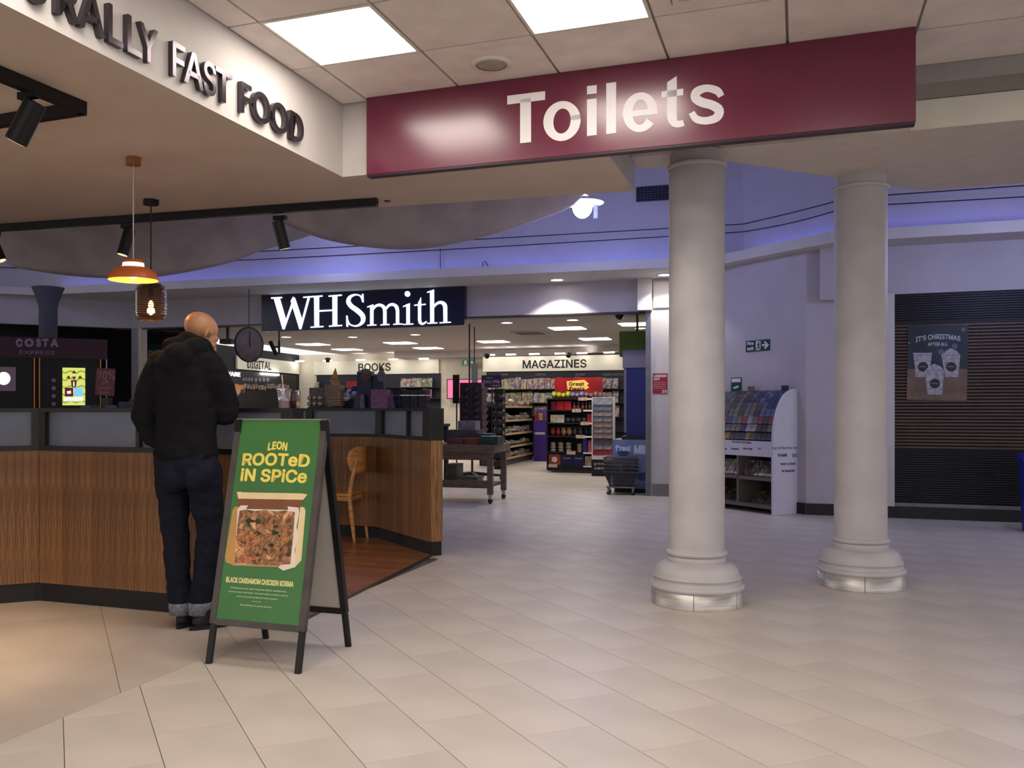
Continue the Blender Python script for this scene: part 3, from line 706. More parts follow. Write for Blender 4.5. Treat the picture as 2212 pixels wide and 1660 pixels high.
for k in range(22):
    px = 488 + k * 6.2; q = MB(); yy = random.uniform(829, 833); q.box(FD.loc(px, 850, -.03)[0], FD.loc(px + 4.2, 850, -.03)[0], -0.06, -0.02, FD.loc(px, yy + 10, -.03)[1], FD.loc(px, yy, -.03)[1])
    tag(link('accessory_pack', mesh_of('accessory_pack', q, M_COVERD if k % 3 else M_COVER), None, FD.M), 'small packaged accessory hanging on the black digital wall', 'package', 'hanging accessory packs')
# light blue poster seen between the post and the man
LP = S.child(0, 1.2, 0)
lp = thing('wall_poster', 'dark blue poster with white capitals behind the shop glazing, left of the man', 'poster', LP)
part('sheet', prect(MB(), LP, 308, 352, 330, 744, 880, 0.0, 0.02), mat('petrol_blue', (30, 62, 92), 0.5, noise_amt=0.1), lp)
b = ptext(MB(), LP, 'LF 9', 310, 347, 325, 758, 775, 0.0, 0.004, bold=0.01); ptext(b, LP, 'HA', 308, 330, 320, 785, 803, 0.0, 0.004, bold=0.01)
part('lettering', b, mat('pale_print', (190, 196, 210), 0.5), lp)
# ceiling lights of the shop
def shop_panel(px, py, w_, d_, lb, grp):
    X, Y = fl(px, py, Z_C); t = thing('shop_light_panel', lb, 'ceiling light', Fr(X, Y, Z_C, -18.5), grp)
    part('frame', MB().box(-w_ / 2 - .02, w_ / 2 + .02, -d_ / 2 - .02, d_ / 2 + .02, -0.006, 0), M_PWHITE, t)
    part('diffuser', MB().box(-w_ / 2, w_ / 2, -d_ / 2, d_ / 2, -0.012, -0.005), M_SHOPL, t)
for px, py, lb in ((1226, 709, 'large square light panel in the shop ceiling, nearest the shop front'), (1286, 732, 'square shop light panel above the right end of the MAGAZINES sign'), (1066, 738, 'square shop light panel right of the navy shop sign'),
               (865, 741, 'square shop light panel below the letter m of the shop sign'), (925, 752, 'square shop light panel above the right half of the BOOKS sign'), (676, 744, 'square shop light panel below the first letter of the shop sign'), (750, 755, 'square shop light panel above the left half of the BOOKS sign'),
               (1378, 700, 'square light panel above the green block at the right end of the shop')):
    shop_panel(px, py, 0.6, 0.55, lb, None)
for px, py, lb in ((1095, 697, 'round downlight in the shop ceiling right of the navy sign'), (1237, 691, 'round downlight in the shop ceiling above the nearest light panel'), (618, 728, 'oval downlight under the left end of the shop sign'), (762, 728, 'oval downlight under the middle of the shop sign'), (897, 723, 'oval downlight under the right end of the shop sign'),
               (1384, 709, 'small round downlight beside the green block')):
    X, Y = fl(px, py, Z_C); t = thing('shop_downlight', lb, 'ceiling light', Fr(X, Y, Z_C))
    part('rim', MB().lathe([(0.12, 0), (0.12, -0.01), (0.095, -0.01)], 24, cap=False), M_PWHITE, t)
    part('lens', MB().lathe([(0, -0.006), (0.095, -0.006), (0.095, 0)], 24), M_SHOPL, t)
for px in (1065, 1110, 1160, 1215, 1262, 1320):     # strip lights washing the magazine sign
    x = FM.loc(px, 770)[0]
    tag(link('sign_light', mesh_of('sign_light', MB().box(x - .12, x + .12, -0.30, -0.25, Z_D - 0.03, Z_D - 0.001), M_SHOPL), None, FM.M), 'small strip light washing the cream MAGAZINES sign', 'ceiling light', 'strip lights over the MAGAZINES sign')
for px in (660, 720, 790, 860, 925):
    x = FB.loc(px, 780)[0]
    tag(link('sign_light', mesh_of('sign_light', MB().box(x - .12, x + .12, -0.36, -0.30, Z_D - 0.03, Z_D - 0.001), M_SHOPL), None, FB.M), 'small strip light washing the cream BOOKS sign', 'ceiling light', 'strip lights over the BOOKS sign')
X, Y = fl(1145, 718, Z_C); t = thing('shop_vent', 'square louvred air vent in the shop ceiling', 'vent', Fr(X, Y, Z_C, -18.5))
part('frame', MB().box(-.32, .32, -.32, .32, -0.02, 0), M_PORE, t)
for k in range(4): part('louvre', MB().box(-.24, .24, -.22 + k * .13, -.15 + k * .13, -0.035, -0.02), mat('vent_grey', (120, 108, 106), 0.6), t)
def dome(px, py, zc, lb, r=0.075):
    X_, Y_ = fl(px, py - 3, zc); p = Vector((X_, Y_, zc)); t = thing('dome_camera', lb, 'camera', Fr(p.x, p.y, p.z))
    part('base', MB().lathe([(r, 0), (r, -0.05)], 20), M_BLACK, t)
    part('dome', MB().ell((0, 0, -0.05), (r * .85, r * .85, r * .9), None, 16, 10), mat('dome_black', (14, 14, 16), 0.1), t)
dome(1338, 678, Z_C, 'black dome camera under the shop front header at the right'); dome(1052, 768, Z_D, 'black dome camera above the left end of the MAGAZINES sign'); dome(1228, 766, Z_D, 'black dome camera above the middle of the MAGAZINES sign'); dome(708, 777, Z_D, 'black dome camera above the left end of the BOOKS sign')
# exit sign, pink screen, small blue notice on the wall between books and magazines
t = thing('exit_sign', 'small green exit sign with a white figure on the shop back wall', 'sign', FB.child(0, -0.3, 0)); fe = FB.child(0, -0.3, 0)
part('plate', prect(MB(), fe, 998, 1026, 1012, 777, 790, 0, 0.02), mat('exit_green', (16, 110, 84), 0.4, emit=(16, 110, 84), es=.15), t)
b = MB(); ppoly(b, fe, [(1003, 779), (1008, 779), (1008, 788), (1003, 788)]); ppoly(b, fe, [(1016, 783), (1019, 780), (1023, 784), (1019, 788), (1018, 785)]); part('pictogram', b, M_PWHITE, t)
t = thing('wall_screen', 'wide pink screen in a dark frame on the shop back wall', 'screen', FB.child(0, -0.25, 0)); fe = FB.child(0, -0.25, 0)
part('frame', prect(MB(), fe, 965, 1042, 1000, 819, 862, 0, 0.05), M_BLACK, t)
part('display', prect(MB(), fe, 967, 1040, 1000, 821, 860, -0.004, 0), mat('pink_screen', (240, 90, 130), 0.4, emit=(255, 100, 140), es=0.9), t)

# ---------------------------------------------------------------- products and stands in the shop
def zz(x, y): return (1060 + x / 7.9, 820 + y / 7.9)      # the enlarged view of the shop units
cm = {}
def cmat(c, rough=0.4):
    k = 'pack_%d_%d_%d' % c
    return mat(k, c, rough, noise_amt=0.25, nscale=14)
DU = Fr(*fl(1183, 1021), 0, -18.5)
u = thing('chocolate_shelving', 'black freestanding shelf unit of chocolates below the red promotion header', 'shelving', DU)
xr = DU.loc(1282, 1000)[0]; ztp = DU.loc(1190, 861)[1]
part('back_panel', MB().box(0, xr, 0.42, 0.46, 0.05, ztp), M_SHELF, u)
part('side_panel', MB().box(-0.02, 0.0, 0.0, 0.46, 0.04, ztp), M_SHELF, u); part('side_panel', MB().box(xr, xr + 0.02, 0.0, 0.46, 0.04, ztp), M_PWHITE, u)
part('base', MB().box(0, xr, 0.02, 0.44, 0.03, 0.12), M_SHELF, u)
rowz = [ztp] + [DU.loc(1190, 820 + y / 7.9)[1] for y in (520, 738, 962, 1236, 1462)]
for z in rowz: part('shelf', MB().box(0, xr, 0.0, 0.42, z - 0.025, z), M_SHELF, u)
for z, xx in zip(rowz, (.75, .62, .8, .7, .5, .1)):
    part('price_card', MB().box(xx * xr - .07, xx * xr + .1, -0.012, -0.002, z - .045, z + .02), mat('price_card', (226, 190, 170), 0.5, noise_amt=0.3, nscale=20), u)
    part('shelf_strip', MB().box(xr * .78, xr, -0.008, 0.0, z - .03, z), M_PWHITE, u)
def dbox(x0_, x1_, y0_, row, c, lb, name='chocolate_box', cat='box', grp=None, th=0.1, shape='box', m=None):
    z = rowz[row]; xa, zt_ = DU.loc(*zz(x0_, y0_), 0.04); xb = DU.loc(*zz(x1_, y0_), 0.04)[0]
    f = DU.child((xa + xb) / 2, 0.04 + th / 2, z); w_ = (xb - xa) / 2; h_ = max(zt_ - z, 0.03)
    b = MB()
    if shape == 'box': b.box(-w_, w_, -th / 2, th / 2, 0, h_)
    elif shape == 'bag':
        b.ell((0, 0, h_ * .48), (w_ * 1.05, th / 2, h_ * .48), None, 12, 8); b.box(-w_ * .8, w_ * .8, -.005, .005, h_ * .85, h_ * 1.02)
    elif shape == 'fig':
        b.ell((0, 0, h_ * .35), (w_, th / 3, h_ * .36), None, 12, 8); b.ell((0, 0, h_ * .8), (w_ * .7, th / 4, h_ * .22), None, 12, 8)
    elif shape == 'jar': b.lathe([(w_ * .9, 0), (w_, h_ * .1), (w_, h_ * .75), (w_ * .8, h_ * .85), (w_ * .85, h_)], 14)
    return single(name, b, m or cmat(c), lb, cat, f, grp)
for k, (a, c) in enumerate(((1030, 1120), (1130, 1245), (1258, 1372))): dbox(a, c, 372, 1, ((120, 22, 30), (190, 24, 36), (196, 30, 42))[k], '%s red chocolate box on the top shelf of the chocolate unit' % ('leftmost', 'middle', 'rightmost')[k])
for k, (a, c) in enumerate(((1392, 1445), (1455, 1515), (1530, 1590), (1600, 1645), (1660, 1705))): dbox(a, c, 385, 1, (150, 96, 84), 'wrapped chocolate figure on the top shelf of the chocolate unit', 'chocolate_figure', 'chocolate', 'row of chocolate figures', 0.08, 'fig')
dbox(1020, 1250, 605, 2, (206, 196, 176), 'wide cream tin with dark print on the second shelf of the chocolate unit', 'biscuit_tin', 'tin')
for k in range(4): dbox(1262 + k * 92, 1350 + k * 92, 650, 2, (70, 64, 72), 'small grey bag on the second shelf of the chocolate unit', 'sweet_bag', 'bag', 'grey bags on the second shelf', 0.08, 'bag')
dbox(1645, 1725, 590, 2, (170, 40, 48), 'red pack at the right end of the second chocolate shelf')
for k, (a, c, cc) in enumerate(((1010, 1090, (170, 40, 38)), (1105, 1180, (172, 44, 40)), (1195, 1280, (176, 130, 96)), (1290, 1375, (178, 132, 98)), (1385, 1470, (66, 60, 60)), (1480, 1565, (68, 62, 60)), (1590, 1660, (30, 34, 80)), (1672, 1725, (32, 36, 82)))):
    dbox(a, c, 825, 3, cc, 'upright %s pouch on the third shelf of the chocolate unit' % ('red', 'red', 'tan', 'tan', 'charcoal', 'charcoal', 'navy', 'navy')[k], 'chocolate_pouch', 'pouch', ('red', 'red', 'tan', 'tan', 'charcoal', 'charcoal', 'navy', 'navy')[k] + ' pouches on the third shelf', 0.08, 'bag')
for r_ in range(3):
    for k in range(3):
        z = rowz[4] + r_ * 0.062; xa = DU.loc(*zz(1005 + k * 132, 1200), 0.04)[0]
        single('sweet_jar', MB().lathe([(0.05, 0), (0.056, 0.006), (0.056, 0.042), (0.045, 0.05), (0.05, 0.06)], 14), cmat((150, 140, 124)), 'small pale jar stacked on the fourth shelf of the chocolate unit', 'jar', DU.child(xa + .055, 0.1, z), 'stacked jars on the fourth shelf')
dbox(1480, 1545, 1100, 4, (170, 134, 96), 'tan carton beside the stacked jars on the fourth shelf'); dbox(1570, 1640, 1005, 4, (30, 60, 140), 'tall blue carton on the fourth shelf of the chocolate unit'); dbox(1660, 1722, 1045, 4, (206, 96, 110), 'tall pink carton at the right end of the fourth shelf')
o = dbox(990, 1190, 1275, 5, (176, 84, 44), 'orange chocolate box with a white disc on the bottom shelf', th=.12)
part('printed_disc', MB().prismy(circ(0, 0.105, 0.055), -0.064, -0.06), M_PWHITE, o)
for k, a in enumerate((1200, 1402)):
    o = dbox(a, a + 196, 1275, 5, (26, 34, 92), ('left', 'right')[k] + ' navy chocolate box with white print on the bottom shelf', th=.12)
    part('print', put_text(MB(), 'Thorntons' if False else 'Chocolates', -0.07, 0.07, 0.12, 0.03, -0.063, -0.06), M_PWHITE, o)
dbox(1610, 1715, 1312, 5, (200, 180, 150), 'beige carton at the right end of the bottom chocolate shelf')
cols = [(176, 190, 60)] * 4 + [(110, 124, 170)] * 3 + [(130, 100, 92)] * 4
nm = ['yellow-green'] * 4 + ['blue and white'] * 3 + ['brown'] * 4
for k in range(11): dbox(1020 + k * 80, 1098 + k * 80, 205 + (k % 3) * 12, 0, cols[k], 'shiny %s crisp bag lying on top of the chocolate unit' % nm[k], 'snack_bag', 'bag', nm[k] + ' bags on top of the unit', 0.22, 'bag')
# promotion header
GD = DU.child(0, 0.3, 0); t = thing('promotion_header', 'red header board with a yellow tag reading Great Deals', 'sign', GD)
part('board', prect(MB(), GD, 1198, 1302, 1250, 816, 862, 0, 0.02), mat('promo_red', (170, 24, 30), 0.4, noise_amt=0.35, nscale=2), t)
b = MB(); ppoly(b, GD, [(1224, 824), (1262, 821), (1272, 829), (1268, 833), (1273, 837), (1266, 842), (1226, 842)], 0, 0.006); part('tag', b, mat('promo_yellow', (240, 196, 96), 0.4), t)
b = ptext(MB(), GD, 'Great', 1229, 1262, 1245, 826, 834, -0.006, 0.003, bold=0.02); ptext(b, GD, 'Deals', 1230, 1263, 1245, 836.5, 844.5, -0.006, 0.003, bold=0.02); part('lettering', b, M_INK, t)
# greeting card stand
CS = Fr(*fl(1278, 1029), 0, -14)
t = thing('card_stand', 'tall white greeting card stand on a black base with white lettering', 'stand', CS)
xr = CS.loc(1326, 1000)[0]; zt_ = CS.loc(1300, 858)[1]; zb_ = CS.loc(1300, 986)[1]
part('frame', MB().box(0, 0.02, 0, .3, zb_, zt_).box(xr - .02, xr, 0, .3, zb_, zt_).box(0, xr, 0.1, 0.14, zb_, zt_), M_PWHITE, t)
part('base', MB().box(0, xr, 0, 0.35, 0.0, zb_ - .06), M_BLACK, t); part('ledge', MB().box(0, xr, -0.02, .3, zb_ - .06, zb_ + .01), M_PWHITE, t)
b = ptext(MB(), CS, 'greeting', 1283, 1320, 1290, 999, 1004.5, 0, 0.003); ptext(b, CS, 'cards', 1284, 1312, 1290, 1008.5, 1014.5, 0, 0.003, bold=.01); part('lettering', b, M_PWHITE, t)
card_c = [(150, 156, 166), (120, 140, 156), (170, 160, 160), (150, 150, 158), (176, 150, 140), (160, 150, 152), (176, 146, 146), (90, 80, 84), (160, 156, 160), (186, 50, 60)]
for r_ in range(10):
    for k in range(2):
        z = zb_ + 0.02 + (9 - r_) * (zt_ - zb_ - .06) / 10; xx = 0.03 + k * (xr - .05) / 2
        single('greeting_card', MB().box(0, (xr - .07) / 2, -0.004, 0.004, 0, (zt_ - zb_) / 10 * 1.25), cmat(card_c[r_]), 'greeting card in the white stand, %s row from the top' % ('first second third fourth fifth sixth seventh eighth ninth tenth'.split()[r_]), 'card', Fr(M=CS.child(xx, 0.0 + .03, z).M @ Matrix.Rotation(R(-14), 4, 'X')), 'greeting cards, row %s' % 'abcdefghij'[r_])
# sweets unit seen at an angle
p0 = fl(1089, 1008); p1 = fl(1150, 993); SW = Fr(p0[0], p0[1], 0, math.degrees(math.atan2(p1[1] - p0[1], p1[0] - p0[0])))
Lw = math.hypot(p1[0] - p0[0], p1[1] - p0[1])
t = thing('sweets_shelving', 'black shelf unit with pale shelf edges, full of pink sweets, left of the chocolates', 'shelving', SW)
part('back_panel', MB().box(0, Lw, 0.5, 0.54, 0, 1.36), M_SHELF, t); part('side_panel', MB().box(Lw, Lw + .03, 0, .54, 0, 1.36), M_SHELF, t)
sz = [0.16, 0.40, 0.68, 0.97, 1.27]
for z in sz:
    part('shelf', MB().box(0, Lw, 0.02, .5, z - .03, z), M_SHELF, t); part('shelf_edge', MB().box(0, Lw, 0.0, .02, z - .035, z + .012), M_SHELFE, t)
part('base', MB().box(0, Lw, 0.03, .5, 0, .12), mat('grey_base', (70, 68, 72), .5), t)
for r_, z in enumerate(sz):
    n_ = 9
    for k in range(n_):
        x = Lw * (k + .5) / n_; wd = Lw / n_ * .42; h = random.uniform(.09, .17); b = MB()
        if random.random() < .55: b.ell((0, 0, h * .5), (wd, .08, h * .5), None, 10, 7)
        else: b.box(-wd, wd, -.06, .06, 0, h)
        single('sweet_pack', b, M_PACK, 'small wrapped sweets on the %s shelf of the angled sweets unit' % ('lowest', 'second lowest', 'middle', 'second highest', 'highest')[r_], 'sweets', SW.child(x, .12, z), 'sweets on the %s shelf' % ('lowest', 'second lowest', 'middle', 'second highest', 'highest')[r_])
# tower of dark hats, milk chocolate header
p = fl(1077, 1014); HT = Fr(p[0], p[1], 0, -18)
t = thing('hat_tower', 'slim dark tower hung with navy pouches beside the sweets unit', 'stand', HT)
part('core', MB().box(-.09, .09, 0, .2, 0, 1.62), M_BLACK, t)
for k in range(9): part('pouch', MB().ell((0, -.05, .12 + k * .165), (.1, .07, .085), None, 14, 8), mat('navy_pouch', (26, 26, 44), .6, noise_amt=.3), t)
for k in range(10): part('label_strip', MB().box(.09, .12, -.03, .02, .1 + k * .15, .16 + k * .15), M_COVER, t)
HM = Fr(at(1062, 838, 17.5).x, 17.5, 0, -18)
t = thing('header_card', 'purple header card reading Dairy Milk above the dark tower', 'sign', HM)
part('card', prect(MB(), HM, 1040, 1083, 1062, 811, 838, 0, .02), mat('purple_card', (44, 30, 84), .4, noise_amt=.1), t)
b = ptext(MB(), HM, 'Dairy Milk', 1044, 1080, 1062, 821, 828, 0, .003); ptext(b, HM, 'Cadbury', 1050, 1064, 1057, 815, 818, 0, .003); ptext(b, HM, 'winning', 1062, 1080, 1070, 831, 835, 0, .003); part('lettering', b, mat('lilac_print', (170, 160, 196), .5), t)
part('pole', MB().tube([(0, .03, 0), (0, .03, HM.loc(1062, 838)[1])], .012), M_BLACK, t)
# purple dump bin
p = fl(1166, 997); PB = Fr(p[0], p[1], 0, -18)
t = thing('dump_bin', 'tall purple cardboard display with a bright printed band between the shelf units', 'display', PB)
part('body', MB().box(-.15, .15, 0, .3, 0, .95), mat('violet_card', (62, 34, 120), .5, noise_amt=.15), t); part('header', MB().box(-.15, .15, .28, .3, .95, 1.2), mat('violet_header', (84, 60, 160), .5, noise_amt=.2), t)
part('print', put_text(MB(), 'HEROES', -.12, .12, .62, .05, -.003, 0, bold=.02), M_PWHITE, t)
for k in range(3): single('gift_pack', MB().box(-.045, .045, -.03, .03, 0, .16), cmat(((150, 40, 70), (170, 150, 60), (120, 60, 120))[k]), '%s gift pack standing in the purple display' % ('crimson', 'yellow', 'plum')[k], 'pack', PB.child(-.1 + k * .1, .12, .95))
# revolving glasses stand
p = fl(1046, 1033); RS = Fr(at(1020, 900, 15.6).x, 15.6, 0, -12)
t = thing('spinner_stand', 'tall spinner stand of dark sunglasses cases on a five-legged wheeled base', 'stand', RS)
part('pole', MB().tube([(0, 0, .08), (0, 0, 1.65)], .02), M_BLACK, t); part('panel', MB().box(-.19, .19, -.13, .13, .45, 1.66), mat('maroon_wire', (70, 44, 48), .5, noise_amt=.3), t)
for k in range(5):
    a = R(72 * k + 8); c_, s_ = math.cos(a), math.sin(a); l_ = part('leg', MB().tube([(0, 0, .11), (.5 * c_, .5 * s_, .075)], [.035, .02], 8), M_BLACK, t)
    part('caster', MB().lathe([(.012, -.018), (.03, -.015), (.03, .015), (.012, .018)], 14), M_BLACK, l_, Matrix.Translation((.5 * c_, .5 * s_, .03)) @ Matrix.Rotation(R(90), 4, 'X'))
for r_ in range(9):
    for k in range(2):
        single('glasses_case', MB().ell((0, 0, 0), (.07, .03, .045), None, 12, 8), mat('case_grey', (50, 50, 62), .3, noise_amt=.3), 'dark glasses case hanging on the front of the spinner stand', 'case', RS.child(-.09 + k * .18, -.155, .62 + r_ * .115), 'glasses cases on the spinner stand')
    single('folded_card', MB().box(-.04, .04, -.003, .003, -.05, .05), cmat((150, 130, 136)), 'pale packaged card hanging on the right side of the spinner stand', 'card', Fr(M=RS.child(.235, -.06, .62 + r_ * .115).M @ Matrix.Rotation(R(30), 4, 'Y')), 'packaged cards on the side of the spinner stand')
p = at(984, 850, 15.2); f = Fr(p.x, p.y, 0, -40); t = thing('board_stand', 'narrow black board on a pole left of the spinner stand', 'sign', f); part('board', prect(MB(), f, 978, 991, 984, 810, 872, 0, .02), M_BLACK, t); part('pole', MB().tube([(0, .03, 0), (0, .03, 1.5)], .012), M_BLACK, t)
p = at(1026, 806, 16.5); f = Fr(p.x, p.y, 0, 30); t = thing('hanging_board', 'narrow grey board above the spinner stand', 'sign', f); part('board', prect(MB(), f, 1020, 1032, 1026, 786, 828, 0, .02), M_GREYP, t); part('stem', MB().tube([(0, .02, 1.5), (0, .02, Z_C)], .01), M_BLACK, t)
p = at(1014, 725, 15.9); single('ceiling_rod', MB().tube([(p.x, p.y, 1.66), (p.x, p.y, Z_C)], .014), M_BLACKM, 'thin dark rod rising from the spinner stand to the shop ceiling', 'rod')
# promotion table behind the far counter with its goods
PT = Fr(at(760, 900, 14.6).x, 14.6, 0, -18.5); t = thing('promotion_table', 'black display table behind the far counter glass', 'table', PT)
tz = .98; part('tabletop', MB().box(-.9, 1.55, -.35, .35, tz - .04, tz), M_BLACK, t)
for x in (-.85, 1.5):
    for y in (-.3, .3): part('leg', MB().box(x - .03, x + .03, y - .03, y + .03, 0, tz - .04), M_BLACK, t)
def pbox(pa, pb, yt, y, d, m, name, lb, cat, grp=None, z=tz):
    f = PT.child(0, y, 0); xa, zt_ = f.loc(pa, yt); xb = f.loc(pb, yt)[0]
    return single(name, MB().box(-(xb - xa) / 2, (xb - xa) / 2, 0, d, 0, zt_ - z), m, lb, cat, PT.child((xa + xb) / 2, y, z), grp)
f = PT.child(0, -.18, 0); single('display_riser', MB().box(f.loc(664, 880)[0], f.loc(741, 880)[0], 0, .45, tz, f.loc(700, 880)[1]), M_SHELF, 'black riser under the round tins and the tan packs', 'riser', f)
o = pbox(668, 706, 838, .05, .2, cmat((122, 106, 94)), 'gift_carton', 'grey-brown carton above round silver lids, left end of the display', 'box')
for r_ in range(2):
    for k in range(3):
        f = PT.child(0, -.12, 0); x, z = f.loc(669 + k * 11, 860 + r_ * 13)
        single('bauble_tin', MB().lathe([(.0, -.03), (.036, -.03), (.036, .02), (.026, .032), (0, .034)], 18), mat('silver_lid', (190, 176, 160), .25, metal=.6, noise_amt=.1), 'round silver-lidded tin in front of the grey-brown carton', 'tin', Fr(M=f.child(x, 0, z).M @ Matrix.Rotation(R(90), 4, 'X')), 'round silver-lidded tins')
for k in range(10):
    f = PT.child(0, 0, 0); x, z = f.loc(723, 877 - k * 4.6, 0)
    single('tray_pack', MB().box(-.13, .13, -.06, .1, 0, .022).box(-.14, .14, -.07, -.06, .008, .026), cmat((176, 140, 98)), 'flat tan pack in the tall stack under the pointed card', 'package', PT.child(x, 0, z), 'stacked flat tan packs')
f = PT.child(0, -.02, 0); b = MB(); ppoly(b, f, [(725, 795), (735, 832), (730, 836), (722, 836), (713, 825)], 0, .01); o = single('pointed_card', b, mat('kraft_card', (196, 152, 92), .6, noise_amt=.1), 'pointed tan card standing on top of the tan packs', 'card', f)
b = MB(); ptext(b, f, 'gingerbread', 717, 733, 725, 818, 821, -.01, .002); ptext(b, f, 'house', 718, 732, 725, 823, 826, -.01, .002); part('lettering', b, M_INK, o)
for k, (x_, y_, c_) in enumerate(((748, 862, (220, 214, 214)), (756, 846, (214, 212, 220)), (766, 850, (210, 208, 214)), (752, 853, (224, 220, 220)), (767, 841, (40, 70, 170)), (760, 848, (60, 80, 180)))):
    f = PT.child(0, .12, 0); x, z = f.loc(x_, y_); single('wrapped_bundle', MB().ell((0, 0, 0), (.07, .06, .05), None, 12, 8), cmat(c_), '%s wrapped bundle heaped beside the tan packs' % ('blue' if k > 3 else 'white'), 'package', f.child(x, 0, z), ('blue' if k > 3 else 'white') + ' wrapped bundles')
single('bundle_tray', prect(MB(), PT.child(0, .1, 0), 742, 772, 755, 862, 905, 0, .2), M_BLACK, 'black tray holding the white wrapped bundles', 'tray', PT.child(0, .1, 0))
pbox(771, 802, 803, 0, .12, cmat((32, 32, 62)), 'display_carton', 'tall navy display carton below the BOOKS letters, left of two', 'box'); pbox(804, 828, 812, .02, .12, cmat((28, 28, 52)), 'display_carton', 'navy display carton below the BOOKS letters, right of two', 'box')
f = PT.child(0, -.02, 0); b = MB(); ppoly(b, f, pcirc(791, 810, 12, 13)); single('round_badge', b, cmat((92, 44, 40)), 'round reddish badge on the tall navy carton', 'badge', f)
b = MB(); ppoly(b, f, pcirc(791, 804, 6, 6), -.004); single('round_badge', b, cmat((110, 96, 100)), 'small pale disc over the reddish badge', 'badge', f)
f = PT.child(0, .0, 0); b = MB(); ppoly(b, f, pcirc(824, 813, 9.5, 12)); single('round_card', b, cmat((106, 98, 116)), 'round grey card beside the navy cartons', 'card', f)
pbox(801, 837, 842, -.2, .12, mat('plum_dotted', (84, 34, 62), .6, noise_amt=.6, nscale=45, col2=(150, 110, 130)), 'gift_bag', 'plum gift bag speckled with pale dots', 'bag')
f = PT.child(0, -.08, 0)
for k, (pp, c_, lb) in enumerate((([(838, 842), (852, 880), (838, 890), (832, 890)], (120, 112, 130), 'pale folded carton right of the plum bag'), ([(768, 856), (778, 856), (774, 890), (762, 890)], (60, 62, 70), 'dark bottle-shaped carton left of the plum bag'), ([(778, 852), (786, 852), (788, 890), (776, 890)], (110, 104, 124), 'slim lilac carton left of the plum bag'))):
    b = MB(); b.prismy([f.loc(*q) for q in pp], 0, .06); single('slim_carton', b, cmat(c_), lb, 'box', f)
for r_ in range(3):
    for k in range(4): 
        pa = 850 + k * 18; f = PT.child(0, .05, 0); xa = f.loc(pa, 850)[0]; xb = f.loc(pa + 16, 850)[0]; z = f.loc(pa, (880, 866, 853)[r_])[1] - .0
        single('boxed_game', MB().box(xa, xb, 0, .2, z, z + .075), cmat((34, 28, 52)), 'dark boxed game stacked on the right half of the display', 'box', f, 'stacked dark boxes on the display')
f = PT.child(0, .05, 0); b = MB(); b.box(f.loc(850, 850)[0], f.loc(922, 850)[0], -.01, .22, tz, f.loc(870, 880)[1]); single('display_riser', b, M_SHELF, 'black riser under the stacked dark boxes', 'riser', f)
# round hanging disc, bracket screens
p = at(538, 745, 13.8); f = Fr(p.x, p.y, p.z, 52); t = thing('hanging_disc', 'round taupe disc hanging edge-on from the ceiling beside the man', 'sign', f)
ds = Matrix.Rotation(R(90), 4, 'X'); part('disc', MB().lathe([(0, -.012), (.255, -.012), (.26, 0), (.255, .012), (0, .012)], 48), mat('taupe_disc', (120, 106, 96), .6, noise_amt=.15), t, ds)
part('rim', MB().lathe([(.255, -.015), (.268, -.015), (.268, .015), (.255, .015), (.255, -.015)], 48, cap=False), M_BLACKM, t, ds); part('chain', MB().tube([(0, 0, 0), (0, 0, LEDGE0 - p.z)], .006), M_BLACKM, t)
part('pointer', MB().box(-.005, .005, -.022, -.014, -.05, .2), M_BLACKM, t)
p = at(590, 752, 14.9); f = Fr(p.x, p.y, p.z, 20); t = thing('bracket_screen', 'tilted black screen on a ceiling bracket under the shop sign', 'screen', f)
part('screen', MB().box(-.015, .015, -.12, .12, -.13, .12), M_BLACK, t, Matrix.Rotation(R(-24), 4, 'Y')); part('bracket', MB().box(0, .1, -.02, .02, 0, .03).box(.08, .11, -.03, .03, -.1, .12).box(.085, .105, -.01, .01, .1, Z_C - p.z), M_BLACKM, t)
p = at(492, 737, 15.2); single('ceiling_projector', MB().box(-.1, .1, -.1, .1, -.05, .03).box(-.02, .02, -.02, .02, .03, Z_C - p.z), M_BLACK, 'small black unit hanging just right of the man\'s face', 'projector', Fr(p.x, p.y, p.z, -10))
# right end of the shop: green block, blue cooler, milkshake panel
MK = S.child(0, .45, 0)
single('green_block', prect(MB(), MK, 1338, 1420, 1360, 716, 770, .9, 1.4).box(MK.loc(1370, 750, .9)[0], MK.loc(1375, 750, .9)[0], 1.1, 1.14, 2.3, Z_C), mat('leaf_green', (88, 118, 40), .5, noise_amt=.05), 'green box-shaped hanging block under the shop ceiling', 'sign', MK)
t = thing('milkshake_machine', 'tall blue milkshake machine with a grey hood on a printed cabinet', 'machine', MK)
x1_ = MK.loc(1353, 800)[0]; x2_ = x1_ + .62; zb_ = MK.loc(1360, 950)[1]; 
part('body', MB().box(x1_, x2_, 0, .6, zb_ + .05, MK.loc(1360, 770)[1]), mat('royal_blue', (14, 30, 100), .35, noise_amt=.05), t)
part('hood', MB().box(x1_ - .05, x2_, -.02, .6, MK.loc(1360, 795)[1], MK.loc(1360, 757)[1]).box(x1_ - .035, x1_, 0, .5, zb_ + .1, MK.loc(1360, 795)[1]), mat('hood_grey', (104, 100, 124), .4), t)
part('tray', MB().box(x1_ - .06, x2_, -.05, .6, zb_, zb_ + .05), M_BLACK, t)
x3 = MK.loc(1323, 1000, -.05)[0]
part('cabinet', MB().box(x3, x2_, -.05, .6, .06, zb_), mat('pale_blue_card', (112, 128, 168), .4, noise_amt=.1), t)
b = ptext(MB(), MK, "f'real", 1329, 1363, 1345, 963, 975, -.05, .004, bold=.03); ptext(b, MK, 'Milkshake', 1370, 1452, 1390, 963, 982, -.05, .004, bold=.04); part('lettering', b, mat('pale_blue_print', (206, 212, 232), .4), t)
